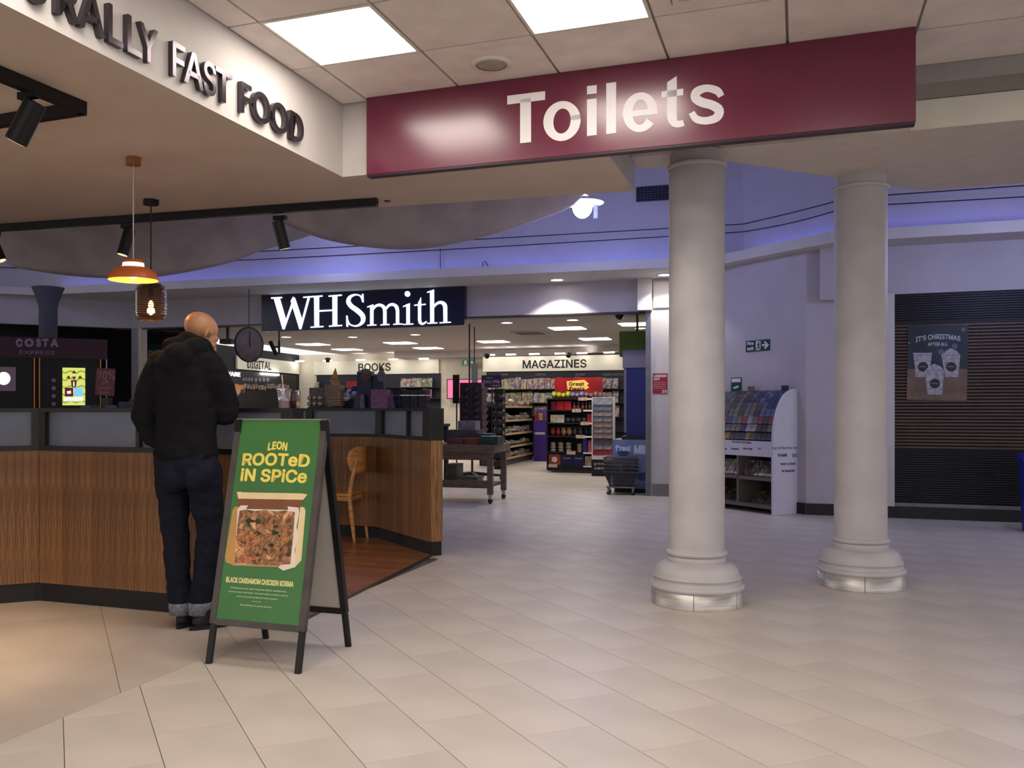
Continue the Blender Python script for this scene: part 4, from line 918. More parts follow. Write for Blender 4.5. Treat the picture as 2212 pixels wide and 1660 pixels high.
b = MB(); ppoly(b, MK, pcirc(1346, 980, 12, 6), -.05, .002); ppoly(b, MK, pcirc(1390, 1030, 14, 9), -.05, .002); part('printed_cup', b, mat('blue_print', (40, 62, 120), .4), t)
part('feet', MB().box(x3 + .02, x2_ - .02, 0, .55, 0, .06), M_BLACK, t)
# basket stack
p = fl(1345, 1070); BS = Fr(p[0] , p[1] + .12, 0, -14)
t = thing('basket_dolly', 'low wheeled dolly under the stack of grey baskets', 'dolly', BS)
part('deck', MB().box(-.2, .2, -.14, .16, .1, .12), M_GREYP, t)
for x in (-.17, .17):
    for y in (-.12, .12): l_ = part('leg', MB().box(x - .012, x + .012, y - .012, y + .012, .03, .1), M_GREYP, t); part('caster', MB().lathe([(.01, -.012), (.025, -.01), (.025, .01), (.01, .012)], 12), M_BLACK, l_, Matrix.Translation((x, y, .027)) @ Matrix.Rotation(R(90), 4, 'X'))
bw = MB()
w0, w1, d0, d1, hh = .15, .235, .11, .16, .2
for s_ in range(9):
    q = s_ / 8
    if s_ < 8 or True:
        a = w0 + (w1 - w0) * q; c = d0 + (d1 - d0) * q; z = q * hh; r_ = .004 if s_ < 8 else .009
        bw.tube([(-a, -c, z), (a, -c, z)], r_, 4); bw.tube([(-a, c, z), (a, c, z)], r_, 4); bw.tube([(-a, -c, z), (-a, c, z)], r_, 4); bw.tube([(a, -c, z), (a, c, z)], r_, 4)
for k in range(13):
    q = -1 + k / 6; bw.tube([(w0 * q, -d0, 0), (w1 * q, -d1, hh)], .003, 4); bw.tube([(w0 * q, d0, 0), (w1 * q, d1, hh)], .003, 4); bw.tube([(w0 * q, -d0, 0), (w0 * q, d0, 0)], .003, 4)
for k in range(7):
    q = -1 + k / 3; bw.tube([(-w0, d0 * q, 0), (-w1, d1 * q, hh)], .003, 4); bw.tube([(w0, d0 * q, 0), (w1, d1 * q, hh)], .003, 4)
bm_ = mesh_of('wire_basket', bw, mat('wire_grey', (96, 94, 94), .4, metal=.5, noise_amt=.1))
for k in range(5): tag(link('shopping_basket', bm_, None, BS.M @ Matrix.Translation((0, 0, .125 + k * .05))), 'grey wire shopping basket, %s in the nested stack' % ('bottom one', 'second from the bottom', 'middle one', 'second from the top', 'topmost')[k], 'basket', 'nested shopping baskets')

# ---------------------------------------------------------------- notices on the pier
t = thing('age_notice', 'red notice headed UNDER 25 on the pier at the shop entrance', 'poster', S.child(0, 0, 0)); fe = S.child(0, -.003, 0)
part('sheet', prect(MB(), S, 1410, 1442, 1425, 807, 851, -.006, 0), mat('notice_red', (160, 34, 46), .5, noise_amt=.08), t)
b = ptext(MB(), S, 'UNDER', 1412, 1440, 1425, 810, 815.5, -.006, .002, bold=.03); ptext(b, S, '25?', 1412, 1425, 1419, 817, 822, -.006, .002, bold=.03); ptext(b, S, '25', 1430, 1441, 1435, 843, 849, -.007, .002, bold=.03)
for k in range(4): ptext(b, S, 'please be prepared to show proof of age', 1412, 1438, 1425, 826 + k * 4, 827.6 + k * 4, -.006, .002)
part('lettering', b, M_PWHITE, t)

# ---------------------------------------------------------------- right-hand walls
WC = [(2.78, 12.72), (3.93, 10.47)]
WP = [WC[0], WC[1], tuple(RW.w(9, 0))[:2]]
wall('wall_chamfer', WC, 0, LEDGE0, M_WALL)
px_x = lambda px, y=0: RW.loc(px, 900, y)[0]
b = MB(); xs1 = px_x(1932); ztp = RW.loc(2212, 625)[1]
b.box(0, xs1, 0, .15, 0, LEDGE0); struct('wall_right', b, M_WALL, RW); b = MB(); b.box(xs1, 6, 0, .15, ztp, LEDGE0); struct('wall_right_top', b, M_WALL, RW); b = MB(); b.box(xs1 + 3.6, 7, 0, .15, 0, ztp); struct('wall_right_end', b, M_WALL, RW)
b = MB(); b.box(px_x(1771, -.12), px_x(1930, -.0) - .12, -.12, 0, 2.45, LEDGE0); struct('trim_13', b, M_WALL, RW)
b = MB(); b.box(0.0, xs1 - .0, -.015, 0, 0, .13); struct('baseboard_right', b, M_SKIRT, RW)
b = MB(); b.box(xs1 - .14, xs1, -.03, -.015, .13, 2.5); struct('trim_14', b, M_WHITE, RW)
CH = Fr(2.78, 12.72, 0, math.degrees(math.atan2(10.47 - 12.72, 3.93 - 2.78)))
b = MB(); b.box(0.4, 2.52, -.015, 0, 0, .13); struct('baseboard_chamfer', b, M_SKIRT, CH)
t = thing('fire_exit_sign', 'small dark green Fire exit sign with running figure and arrow, on the lilac wall', 'sign', CH)
part('plate', prect(MB(), CH, 1611, 1662, 1637, 735, 759, -.012, 0), mat('sign_teal', (10, 66, 66), .4, noise_amt=.03), t)
b = ptext(MB(), CH, 'Fire', 1614, 1628, 1621, 739, 746, -.012, .002, bold=.03); ptext(b, CH, 'exit', 1614, 1628, 1621, 750, 757, -.012, .002, bold=.03)
y_ = -.012
ppoly(b, CH, [(1633, 737), (1643, 736.5), (1643, 756.5), (1633, 757)], y_)
ppoly(b, CH, [(1646, 744), (1654, 743.5), (1650, 739), (1653, 737.5), (1661, 745.5), (1654, 754), (1650, 753), (1654, 748), (1646, 748)], y_)
part('lettering', b, M_PWHITE, t)
b = MB(); ppoly(b, CH, pcirc(1639, 740, 1.5, 1.8, 10), y_ - .002); ppoly(b, CH, [(1636, 743), (1641, 742), (1640, 749), (1643, 755), (1641, 755), (1638, 750), (1636, 755), (1634, 755), (1637, 748)], y_ - .002); part('pictogram', b, mat('sign_teal', (10, 66, 66)), t)
t = thing('green_notice', 'small green and white notice on the wall above the newspaper rack', 'poster', CH)
part('sheet', prect(MB(), CH, 1579, 1601, 1590, 816, 862, -.008, 0), mat('notice_green', (24, 84, 66), .5, noise_amt=.1), t)
part('heading', prect(MB(), CH, 1580.5, 1599.5, 1590, 818, 826, -.010, -.008), M_PWHITE, t); b = MB(); ppoly(b, CH, [(1583, 838), (1594, 833), (1596, 837), (1587, 841)], -.008); part('logo', b, M_PWHITE, t)

# shutter with poster
sh = thing('roller_shutter', 'wide dark roller shutter with a brown slatted middle band', 'shutter', RW.child(xs1, 0, 0)); SHF = RW.child(xs1, .03, 0)
zs0 = .16; zm0 = RW.loc(2000, 970)[1]; zm1 = RW.loc(1950, 697)[1]
def slats(z0_, z1_, pitch, d, m, nm_, hh_=.6):
    b = MB(); z = z0_
    while z < z1_ - pitch * .5:
        b.add([(0, .03, z), (3.6, .03, z), (3.6, .03 - d, z + pitch * .15), (0, .03 - d, z + pitch * .15), (0, .03 - d, z + pitch * hh_), (3.6, .03 - d, z + pitch * hh_), (3.6, .03, z + pitch * (hh_ + .12)), (0, .03, z + pitch * (hh_ + .12)), (0, .03, z + pitch), (3.6, .03, z + pitch)],
              [(0, 1, 2, 3), (3, 2, 5, 4), (4, 5, 6, 7), (7, 6, 9, 8)]); z += pitch
    o = part(nm_, b, m, sh); o['kind'] = 'stuff'; return o
slats(zs0, zm0, .026, .010, mat('slat_dark', (40, 38, 44), .45, metal=.3, noise_amt=.1), 'slats')
slats(zm0, zm1, .0365, .018, mat('slat_brown', (96, 78, 70), .45, metal=.2, noise_amt=.12, stretch=(.5, 1, 1)), 'slats')
slats(zm1, ztp, .026, .010, mat('slat_dark'), 'slats')
part('backing', MB().box(0, 3.6, .03, .05, .1, ztp), M_BLACK, sh)
part('bottom_bar', MB().box(0, 3.6, .0, .05, .13, .17), M_GREYP, sh)
b = MB(); b.box(xs1 - .1, 5.2, -.02, .05, 0, .13); struct('baseboard_shutter', b, M_SKIRT, RW)
PF = RW.child(0, .008, 0); t = thing('christmas_poster', "framed poster of three cream-topped cups under the words IT'S CHRISTMAS AFTER ALL", 'poster', PF)
def pz(x, y): return (1900 + x / 5.186, 600 + y / 5.186)
part('sheet', ppoly(MB(), PF, [pz(320, 535), pz(995, 530), pz(975, 1385), pz(300, 1370)], 0, .004), mat('poster_teal', (24, 52, 62), .45, noise_amt=.4, nscale=3), t)
part('table_print', ppoly(MB(), PF, [pz(312, 1025), pz(985, 1025), pz(977, 1383), pz(302, 1368)], -.004, .001), mat('poster_table', (122, 98, 80), .5, noise_amt=.2), t)
def pcup(x0_, x1_, yt, yb, xo0, xo1, dy, cr):
    b = MB(); ppoly(b, PF, [pz(x0_, yt), pz(x1_, yt), pz(xo1, yb), pz(xo0, yb)], -dy, .001)
    if cr: ppoly(b, PF, [pz(x0_, yt + 5), pz(x0_ + 50, yt - 45), pz((x0_ + x1_) / 2, yt - 75), pz(x1_ - 40, yt - 45), pz(x1_, yt + 5)], -dy, .001)
    else: ppoly(b, PF, [pz(x0_ - 8, yt - 22), pz(x1_ + 8, yt - 22), pz(x1_, yt + 6), pz(x0_, yt + 6)], -dy, .001)
    part('cup_print', b, mat('cup_white', (176, 172, 180), .5, noise_amt=.25, nscale=30), t)
    cx_ = (x0_ + x1_) / 2; b = MB(); ppoly(b, PF, [pz(*q) for q in pcirc(cx_ + 4, yt * .42 + yb * .58 - 10, 58, 54)], -dy - .001, .001); part('cup_badge', b, mat('badge_black', (20, 20, 28), .4), t)
    b = MB(); ppoly(b, PF, [pz(cx_ - 38, yt * .42 + yb * .58 - 18), pz(cx_ + 38, yt * .42 + yb * .58 - 18), pz(cx_ + 38, yt * .42 + yb * .58 - 6), pz(cx_ - 38, yt * .42 + yb * .58 - 6)], -dy - .002, .001); part('badge_mark', b, mat('mark_grey', (110, 108, 116), .5), t)
pcup(380, 585, 865, 1115, 405, 555, .006, False); pcup(690, 905, 865, 1115, 735, 880, .006, True); pcup(505, 725, 1040, 1312, 535, 700, .009, True)
b = MB(); xa, za = PF.loc(*pz(405, 700)); xb, _ = PF.loc(*pz(905, 700)); zb_ = PF.loc(*pz(500, 722))[1]; zt_ = PF.loc(*pz(500, 668))[1]
put_text(b, "IT'S CHRISTMAS", xa, xb, zb_, zt_ - zb_, -.007, -.004, bold=.02, curve=(PF.loc(*pz(650, 690))[1] - zb_) * 1.0)
ptext(b, PF, 'AFTER ALL', pz(540, 0)[0], pz(762, 0)[0], pz(650, 0)[0], pz(0, 728)[1], pz(0, 765)[1], -.004, .003, bold=.02)
part('lettering', b, mat('poster_white', (190, 188, 196), .5), t)
b = MB(); [ppoly(b, PF, [pz(*q) for q in pcirc(x_, y_, r_, r_, 14)], -.004, .001) for x_, y_, r_ in ((938, 583, 26), (843, 770, 32), (690, 833, 34), (330, 735, 14))]; part('bokeh_print', b, mat('bokeh', (84, 96, 110), .5), t)
# blue bin at the right edge
p = fl(2244, 1150); t = thing('blue_bin', 'blue bin cut off by the right edge in front of the shutter', 'bin', Fr(p[0], p[1], 0, T))
part('body', MB().lathe([(.17, 0), (.21, .7)], 4, smooth=False), mat('bin_blue', (34, 40, 150), .4, noise_amt=.1), t, Matrix.Rotation(R(45), 4, 'Z')); part('lid', MB().lathe([(.235, .7), (.235, .73), (.2, .78)], 4, smooth=False), mat('bin_blue', (34, 40, 150)), t, Matrix.Rotation(R(45), 4, 'Z'))

# ---------------------------------------------------------------- newspaper and card rack
p0 = fl(1666, 1113); RK = Fr(p0[0], p0[1], 0, CH.M.to_euler().z * 180 / math.pi)     # x runs along the wall towards the viewer, origin at the near front corner
Lr, Dr, Hr = 1.25, .40, 1.45
t = thing('newspaper_rack', 'white display rack with a curved side panel, filled with stepped rows of cards and newspapers', 'rack', RK)
prof = [(0, 0), (Dr, 0), (Dr, Hr)]
for k in range(13):
    a = k / 12; an = math.pi / 2 * (1 - a); prof.append((Dr - .06 - (Dr - .06) * math.cos(an) , .86 + (Hr - .86) * math.sin(an)) if False else (Dr * (1 - math.sin(an)) * .93, .84 + (Hr - .84) * math.cos(math.pi / 2 - an)))
side = [(0, 0), (Dr, 0), (Dr, Hr)]
for k in range(14):
    a = k / 13 * math.pi / 2      # from the top back to the front at z .84
    side.append(((Dr - .05) - (Dr - .05) * math.sin(a), .84 + (Hr - .84) * math.cos(a)))
def side_panel(x):
    b = MB(); n_ = len(side); pts = [(x, y, z) for y, z in side] + [(x + .025, y, z) for y, z in side]
    b.add(pts, [tuple(range(n_)), tuple(range(n_, 2 * n_))[::-1]] + [(i, n_ + i, n_ + (i + 1) % n_, (i + 1) % n_) for i in range(n_)]); return b
M_RACK = mat('rack_white', (206, 204, 216), .5, noise_amt=.02)
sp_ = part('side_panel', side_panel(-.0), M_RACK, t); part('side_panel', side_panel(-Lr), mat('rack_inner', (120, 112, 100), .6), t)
part('back_panel', MB().box(-Lr, 0, Dr - .02, Dr, .05, Hr - .02), mat('rack_back', (44, 42, 48), .6), t)
part('header_panel', MB().box(-Lr, -.0, -.0, .02, .66, .84), M_RACK, t)
RKf = RK.child(0, -.0, 0); b = ptext(MB(), RKf, 'Part of the Pour family...', 1582, 1625, 1600, 953, 958, 0, .002); 
for a, c, s_ in ((1566, 1570, 'Sun'), (1579, 1596, 'ES magazine'), (1605, 1625, "What's on Radio"), (1638, 1644, 'OO')): ptext(b, RKf, s_, a, c, (a + c) / 2, 968, 971.5, 0, .002, bold=.01)
part('lettering', b, M_INK, t)
RS2 = Fr(M=RK.M @ Matrix.Translation((.025, 0, 0)) @ Matrix.Rotation(R(90), 4, 'Z')); b = MB()
ptext(b, RS2, 'Part of the Pour family...', 1669, 1734, 1700, 965, 971, 0, .002)
for a, c, yt, yb, s_ in ((1680, 1700, 980, 987, 'The Guardian'), (1711, 1724, 981, 988, 'OO'), (1686, 1719, 1000, 1005, "What's on Radio"), (1688, 1717, 1015, 1020, 'The Independent')): ptext(b, RS2, s_, a, c, (a + c) / 2, yt, yb, 0, .002, bold=.02)
o = part('side_print', MB(), M_INK, t); bpy.data.objects.remove(o)
me = mesh_of('side_lettering', b, mat('print_slate', (60, 62, 96), .5)); o = link('side_lettering', me, t); o.matrix_local = RK.I @ RS2.M
for z, d in ((.10, 0), (.42, 0)):
    part('shelf', MB().box(-Lr, 0, .0, Dr, z - .04, z), mat('rack_shelf', (104, 98, 90), .6), t)
part('divider', MB().box(-.55, -.52, .0, Dr, .1, .66), mat('rack_shelf'), t)
# stepped rows of cards
wd = .082; rc = random.Random(3); pal = [(78, 74, 66), (92, 86, 74), (60, 58, 60), (50, 54, 96), (44, 46, 92), (90, 96, 120), (110, 104, 96), (70, 60, 56)]
for r_ in range(9):
    a = (8 - r_) / 9 * math.pi / 2 + .05; y = (Dr - .06) - (Dr - .06) * math.sin(a) * .95 + .0; z = .84 + (Hr - .88) * math.cos(a) - .03
    for k in range(14):
        x = -.05 - k * .085; c = pal[rc.randrange(8)]
        if r_ < 3 and rc.random() < .35: c = ((150, 50, 64), (150, 120, 60), (70, 80, 140), (160, 150, 160))[rc.randrange(4)]
        if r_ > 4 and k < 5: c = ((40, 42, 110), (96, 100, 130), (50, 54, 120))[rc.randrange(3)]
        M = RK.M @ Matrix.Translation((x, y, z)) @ Matrix.Rotation(R(-22), 4, 'X')
        tag(link('display_card', mesh_of('display_card', MB().box(-wd / 2 + .002, wd / 2 - .002, -.003, .003, -.03, .062).box(-wd / 2 + .015, wd / 2 - .02, -.005, -.003, .02, .035), [cmat(c)]), None, M),
            'small printed card in the stepped rows of the rack, %s row up' % ('first second third fourth fifth sixth seventh eighth ninth'.split()[r_]), 'card', 'cards in rack row %s' % 'abcdefghi'[r_])
for k in range(2): single('raised_card', MB().box(-.05, .05, -.006, .006, 0, .09), cmat(((120, 112, 100), (60, 54, 60))[k]), ('brown card standing up at the middle of the rack top', 'dark card standing up at the right end of the rack top')[k], 'card', RK.child((-.62, -.08)[k], Dr - .1, Hr - .05))
for r_, (z, n_) in enumerate(((.42, 9), (.10, 9))):
    for k in range(n_):
        x = -.08 - k * .13; c = (150, 140, 160) if (r_ == 0 and k > 3) else (62, 58, 60); M = RK.M @ Matrix.Translation((x, .07 + .1 * (r_ == 1), z + .005)) @ Matrix.Rotation(R(-32 if r_ == 0 else -55), 4, 'X')
        tag(link('newspaper', mesh_of('newspaper', MB().box(-.06, .06, -.012, .012, 0, .2), [print_mat('news_pale', .25, .5, .5) if c[0] > 100 else print_mat('news_dark', .15, .16, .25)]), None, M), '%s newspaper leaning on the %s shelf of the rack' % ('pale' if c[0] > 100 else 'dark', ('upper', 'lowest')[r_]), 'newspaper', '%s newspapers on the %s shelf' % ('pale' if c[0] > 100 else 'dark', ('upper', 'lowest')[r_]))

# ---------------------------------------------------------------- columns
def column(x, y, lb):
    t = thing('column', lb, 'column', Fr(x, y, 0, 12))
    part('shaft', MB().lathe([(.1705, .34), (.1705, 2.70), (.166, 2.715), (.166, BEAM)], 64), M_STONE, t)
    ring = lambda r, z, w_: [(r - w_, z - w_)] + [(r - w_ + w_ * math.cos(a), z + w_ * math.sin(a)) for a in [R(-90 + 22.5 * k) for k in range(9)]] + [(r - w_, z + w_)]
    part('collar', MB().lathe(ring(.186, 2.735, .016), 64), M_STONE, t)
    base = ring(.290, .116, .018) + [(.268, .136), (.268, .168), (.273, .170), (.273, .176), (.262, .180)]
    for k in range(9): a = R(90 * k / 8); base.append((.176 + .084 * math.cos(a), .184 + .078 * math.sin(a)))
    base += [(.178, .265), (.178, .295)] + ring(.188, .318, .017) + [(.1705, .345)]
    part('base', MB().lathe(base, 72), M_STONE, t)
    for k in range(6):
        n_ = 12; a0 = R(60 * k + .35); a1 = R(60 * k + 59.65); b = MB(); vs = []
        for i in range(n_ + 1):
            a = a0 + (a1 - a0) * i / n_
            for r_, z in ((.281, .001), (.281, .103), (.265, .103)): vs.append((r_ * math.cos(a), r_ * math.sin(a), z))
        b.add(vs, [(i * 3 + j, i * 3 + 3 + j, i * 3 + 4 + j, i * 3 + 1 + j) for i in range(n_) for j in range(2)], True)
        part('plinth_plate', b, M_STEEL, t)
    part('plinth_core', MB().lathe([(.277, 0), (.277, .1)], 48), M_BLACK, t)
column(1.461, 5.72, 'round cream column in front of the shop entrance pier')
column(2.735, 6.28, 'round cream column in front of the wall left of the shutter')

# ---------------------------------------------------------------- cafe counter walls
def fluted(x0_, x1_, z0_, z1_, y, pitch=.011, d=.0022):
    b = MB(); n_ = int((x1_ - x0_) / pitch * 3); vs = []
    for i in range(n_ + 1):
        x = x0_ + (x1_ - x0_) * i / n_; yy = y - d * abs(math.sin(math.pi * i / 3)); vs += [(x, yy, z0_), (x, yy, z1_)]
    b.add(vs, [(2 * i, 2 * i + 2, 2 * i + 3, 2 * i + 1) for i in range(n_)], True)
    k = len(vs); b.add([(x0_, y + .004, z0_), (x1_, y + .004, z0_), (x1_, y + .004, z1_), (x0_, y + .004, z1_)], [(0, 3, 2, 1)]); return b
def counter(fr, name, lb, x0_, x1_, posts, th=.08, pw=.045, both=False, endpost=None, plank=.045):
    t = thing(name, lb, 'counter', fr)
    part('plinth', MB().box(x0_, x1_ - (0 if endpost is None else .01), 0.0, th, 0, .12), M_PLINTH, t)
    part('core', MB().box(x0_, x1_ - .004, -.018, th - .0, .12, .955), M_PLINTH, t)
    n_ = int((x1_ - x0_) / plank); s_ = (x1_ - x0_) / n_
    me = mesh_of('plank', MB().box(.0006, s_ - .0006, -.028, -.018, .12, .955), M_WOOD); mo = mesh_of('plank', MB().box(.0006, s_ - .0006, th, th + .01, .12, .955), M_WOOD)
    for k in range(n_):
        link('plank', me, t, Matrix.Translation((x0_ + k * s_, random.uniform(-.0012, .0012), 0)))
        if both: link('plank', mo, t, Matrix.Translation((x0_ + k * s_, 0, 0)))
    part('lower_rail', MB().box(x0_, x1_, -.034, th + .012, .955, .985), M_FRAME, t)
    part('top_rail', MB().box(x0_, x1_, -.034, th + .012, 1.198, 1.222), M_FRAME, t)
    ps = sorted(posts)
    for (a, c) in ps: part('post', MB().box(a, c, -.03, th + .008, .985, 1.198), M_FRAME, t)
    e = [(x0_, x0_)] + ps + [(x1_, x1_)]
    for (a, b_), (c, d_) in zip(e, e[1:]):
        if c - b_ > .05: part('glass_pane', fluted(b_ + .002, c - .002, .985, 1.198, .0), M_FLUTE, t)
    return t
nxp = lambda px, y=-.03: N.loc(px, 900, y)[0]
counter(N, 'counter_wall', 'long wood-clad counter wall with fluted glass top, behind the standing man', .03, 1.86, [(.03, .075), (.775, .80), (1.78, 1.86)])
N2 = N.child(0, 0, 0, 45)
counter(N2, 'counter_wall', 'angled end section of wood-clad counter wall at the left edge', -2.2, -.0, [(-.045, -.0), (-1.2, -1.15)])
part_c = MB().tube([(0, 0, .0), (0, 0, 1.222)], .03, 8)
single('corner_post', MB().box(-.03, .05, -.02, .07, .001, 1.221), M_FRAME, 'dark corner post where the two counter walls meet', 'post', N.child(0, .01, 0, 22))
B = Fr(-.805, 8.5, 0, T)
bx_ = lambda px: B.loc(px, 900, -.03)[0]
counter(B, 'counter_wall', 'far wood-clad counter wall behind the wooden chair', -7.0, 0, [(bx_(660), bx_(674)), (bx_(560), bx_(566)), (bx_(455), bx_(462)), (bx_(330), bx_(338)), (bx_(200), bx_(208)), (bx_(90), bx_(97)), (bx_(812), 0)])
Q = Fr(-.805, 8.5, 0, -61.3)
qx = lambda px: Q.loc(px, 900, -.03)[0]
qc = counter(Q, 'counter_wall', 'short angled counter wall with two bluish panes and a wide end post', 0, 1.128, [(0, qx(824)), (qx(877), qx(880)), (1.0, 1.128)], th=.09, endpost=1)
part('end_cap', MB().box(1.129, 1.142, -.02, .088, .12, .955), M_CAPW, qc, label='paler wooden end cap of the wall')
part('end_plate', MB().box(1.129, 1.14, -.034, .1, .955, 1.222), M_FRAME, qc)
# deck floor inside the cafe
dk = thing('wood_deck', 'reddish wooden plank floor inside the cafe enclosure', 'floor', N)
y = .085; k = 0
while y < 3.2:
    xr = 1.86 - (1.86 - 1.69) * min(1, y / 2.46)
    if y > 2.46: xr = 1.69 + (.86 - 1.69) * (y - 2.46) / .74
    o = part('deck_plank', MB().box(-4, xr - .01, y + .001, y + .109, .0, .008), M_DECK, dk); y += .11
q0 = N.to(-.264, 7.51)
part('threshold', MB().prism([(1.85, .05), (1.872, .05), (q0[0] + .01, q0[1] - .02), (q0[0] - .012, q0[1] - .02)], .0, .011), mat('bronze_strip', (92, 76, 70), .35, metal=.6), dk)

# ---------------------------------------------------------------- wooden chair
p = fl(776, 1172); CHf = Fr(p[0] - .06, p[1] + .10, 0.008, T + 90 + 6)     # seat faces local -? : chair looks to the left of the picture
t = thing('wooden_chair', 'light wooden chair with a curved back standing on the cafe deck', 'chair', CHf)
# local: y forward (towards the left of the picture), x to the right-hand side (away from the viewer is +x?)
CW = M_CHAIR
part('seat', MB().box(-.19, .19, -.02, .38, .415, .44), CW, t); bev(t.children[0], .012, 3)
def cleg(x, yb, yt, zt_, r0, r1): return MB().tube([(x, yb, 0), (x, (yb + yt) / 2, zt_ * .5), (x, yt, zt_)], [r0, r1, r1 * .9], 10)
part('leg', cleg(-.17, -.07, -.02, .42, .013, .022), CW, t); part('leg', cleg(.17, -.07, -.02, .42, .013, .022), CW, t)
part('leg', cleg(-.17, .37, .34, .415, .013, .02), CW, t); part('leg', cleg(.17, .37, .34, .415, .013, .02), CW, t)
part('seat_rail', MB().box(-.175, -.155, -.02, .36, .375, .415).box(.155, .175, -.02, .36, .375, .415).box(-.16, .16, -.03, -.01, .375, .415), CW, t)
for s_ in (-1, 1): part('back_upright', MB().tube([(s_ * .17, -.02, .40), (s_ * .165, -.04, .55), (s_ * .15, -.085, .76)], [.022, .02, .014], 10), CW, t)
b = MB(); n_ = 18; vs = []
for i in range(n_ + 1):
    a = -1 + 2 * i / n_
    for z, kk in ((.62, .75), (.68, .93), (.76, 1.0), (.83, .9), (.865, .6)):
        x = a * .215 * kk; y = -.105 + .085 * (a * kk) ** 2; vs.append((x, y, z)); 
m_ = 5
fs = [(i * m_ + j, (i + 1) * m_ + j, (i + 1) * m_ + j + 1, i * m_ + j + 1) for i in range(n_) for j in range(m_ - 1)]
b.add(vs, fs, True); o = part('backrest', b, CW, t); md = o.modifiers.new('s', 'SOLIDIFY'); md.thickness = .014

# ---------------------------------------------------------------- drinks on the counter end
NC = lambda px: N.loc(px, 880, .03)[0]
cx_ = NC(614); t = thing('plastic_cup', 'clear plastic cup of pink drink with a striped straw on the counter end', 'cup', N.child(cx_, .03, 1.223))
gl = mat('clear_plastic', (235, 232, 238), .08, trans=.9, ior=1.3, noise_amt=.02)
part('cup', MB().lathe([(.030, .0), (.030, .004), (.042, .104), (.045, .106), (.045, .11)], 28, cap=False), gl, t); part('drink', MB().lathe([(.028, .002), (.033, .042)], 28), mat('pink_drink', (196, 150, 160), .2, trans=.4, ior=1.33), t)
part('straw', MB().tube([(.005, 0, .01), (-.022, .01, .19)], .004, 8), mat('straw', (220, 196, 190), .5, noise_amt=.3, nscale=60), t)
cx_ = NC(632); t = thing('drink_glass', 'small glass of dark drink behind the plastic cup', 'glass', N.child(cx_, .05, 1.223))
part('glass', MB().lathe([(.016, 0), (.02, .004), (.026, .05), (.02, .085), (.022, .095)], 20, cap=False), mat('smoked_glass', (60, 36, 30), .1, trans=.5), t)
cx_ = NC(641); t = thing('orange_tumbler', 'slim tumbler with an orange drink at the very end of the counter', 'glass', N.child(cx_ , .045, 1.223))
part('glass', MB().lathe([(.012, 0), (.016, .1)], 18, cap=False), gl, t); part('drink', MB().lathe([(.011, .012), (.0125, .035)], 18), mat('orange_drink', (226, 130, 60), .2), t)

# ---------------------------------------------------------------- A-board
A0 = Vector((-1.228, 4.34, 0)); A1 = Vector((-.7714, 4.176, 0)); T0 = Vector((-1.137, 4.59, 1.165)); T1 = Vector((-.68, 4.43, 1.165)); R0 = Vector((-1.047, 4.84, 0)); R1 = Vector((-.59, 4.68, 0))
ab = thing('sandwich_board', 'green sandwich board advertising Rooted in Spice on black legs', 'sign', Fr((A0.x + R1.x) / 2, (A0.y + R1.y) / 2, 0, -19.7)); abI = ab.matrix_world.inverted() if False else Fr((A0.x + R1.x) / 2, (A0.y + R1.y) / 2, 0, -19.7).I
def leaf(a, c, ta, tb):
    mid = (a + c) / 2; tm = (ta + tb) / 2; x = (c - a).normalized(); z = (tm - mid); z = (z - x * z.dot(x)).normalized(); y = z.cross(x)
    M = Matrix(((x.x, y.x, z.x, mid.x), (x.y, y.y, z.y, mid.y), (x.z, y.z, z.z, mid.z), (0, 0, 0, 1))); return M, (c - a).length / 2, (tm - mid).length
M1, hw, hl = leaf(A0, A1, T0, T1); M2, _, _ = leaf(R0, R1, T0, T1)
PFm = Fr(M=M1); L1 = abI @ M1; L2 = abI @ M2
ABM = mat('board_frame', (84, 76, 72), .45, noise_amt=.2)
def pb(nm, b, m, L): return part(nm, b, m, ab, L)
for s_ in (-1, 1): pb('leg', MB().tube([(s_ * hw, .015, 0), (s_ * hw, .015, .2)], .0175, 12), M_BLACKM, L1); pb('leg', MB().tube([(s_ * hw, -.015, 0), (s_ * hw, -.015, .2)], .0175, 12), M_BLACKM, L2)
for s_ in (-1, 1): pb('side_rail', MB().box(s_ * hw - .016, s_ * hw + .016, -.002, .028, .19, hl), ABM, L1); pb('side_rail', MB().box(s_ * hw - .016, s_ * hw + .016, -.028, .002, .19, hl), M_BLACKM, L2)
pb('bottom_rail', MB().box(-hw + .016, hw - .016, -.002, .028, .185, .215), ABM, L1); pb('bottom_rail', MB().box(-hw + .016, hw - .016, -.028, .002, .185, .215), M_BLACKM, L2)
pb('top_rail', MB().box(-hw - .016, hw + .016, -.001, .03, hl - .003, hl + .004), mat('rail_edge', (150, 140, 134), .4, metal=.4), L1)
pb('poster_panel', MB().box(-hw + .016, hw - .016, .002, .012, .215, hl - .003), mat('poster_green', (66, 122, 62), .35, noise_amt=.08, nscale=2), L1)
pb('rear_panel', MB().box(-hw + .016, hw - .016, -.02, -.01, .215, hl - .12), mat('rear_white', (186, 178, 174), .5, noise_amt=.03), L2)
yp = .002
def z1_(x, y): return (420 + x / 3.95, 890 + y / 3.95)
def lay(nm, pts, y, m): b = MB(); b.prismy([PFm.loc(*z1_(*q), y) for q in pts], y - .0006, y); return pb(nm, b, m, L1)
M_YEL = mat('poster_yellow', (250, 228, 104), .4, noise_amt=.06); M_CRM = mat('card_cream', (240, 214, 164), .45, noise_amt=.04); M_KRF = mat('card_brown', (134, 82, 50), .45, noise_amt=.1); M_KR2 = mat('card_tan', (200, 150, 84), .45, noise_amt=.05); M_PAP = mat('paper_white', (238, 224, 208), .45, noise_amt=.04)
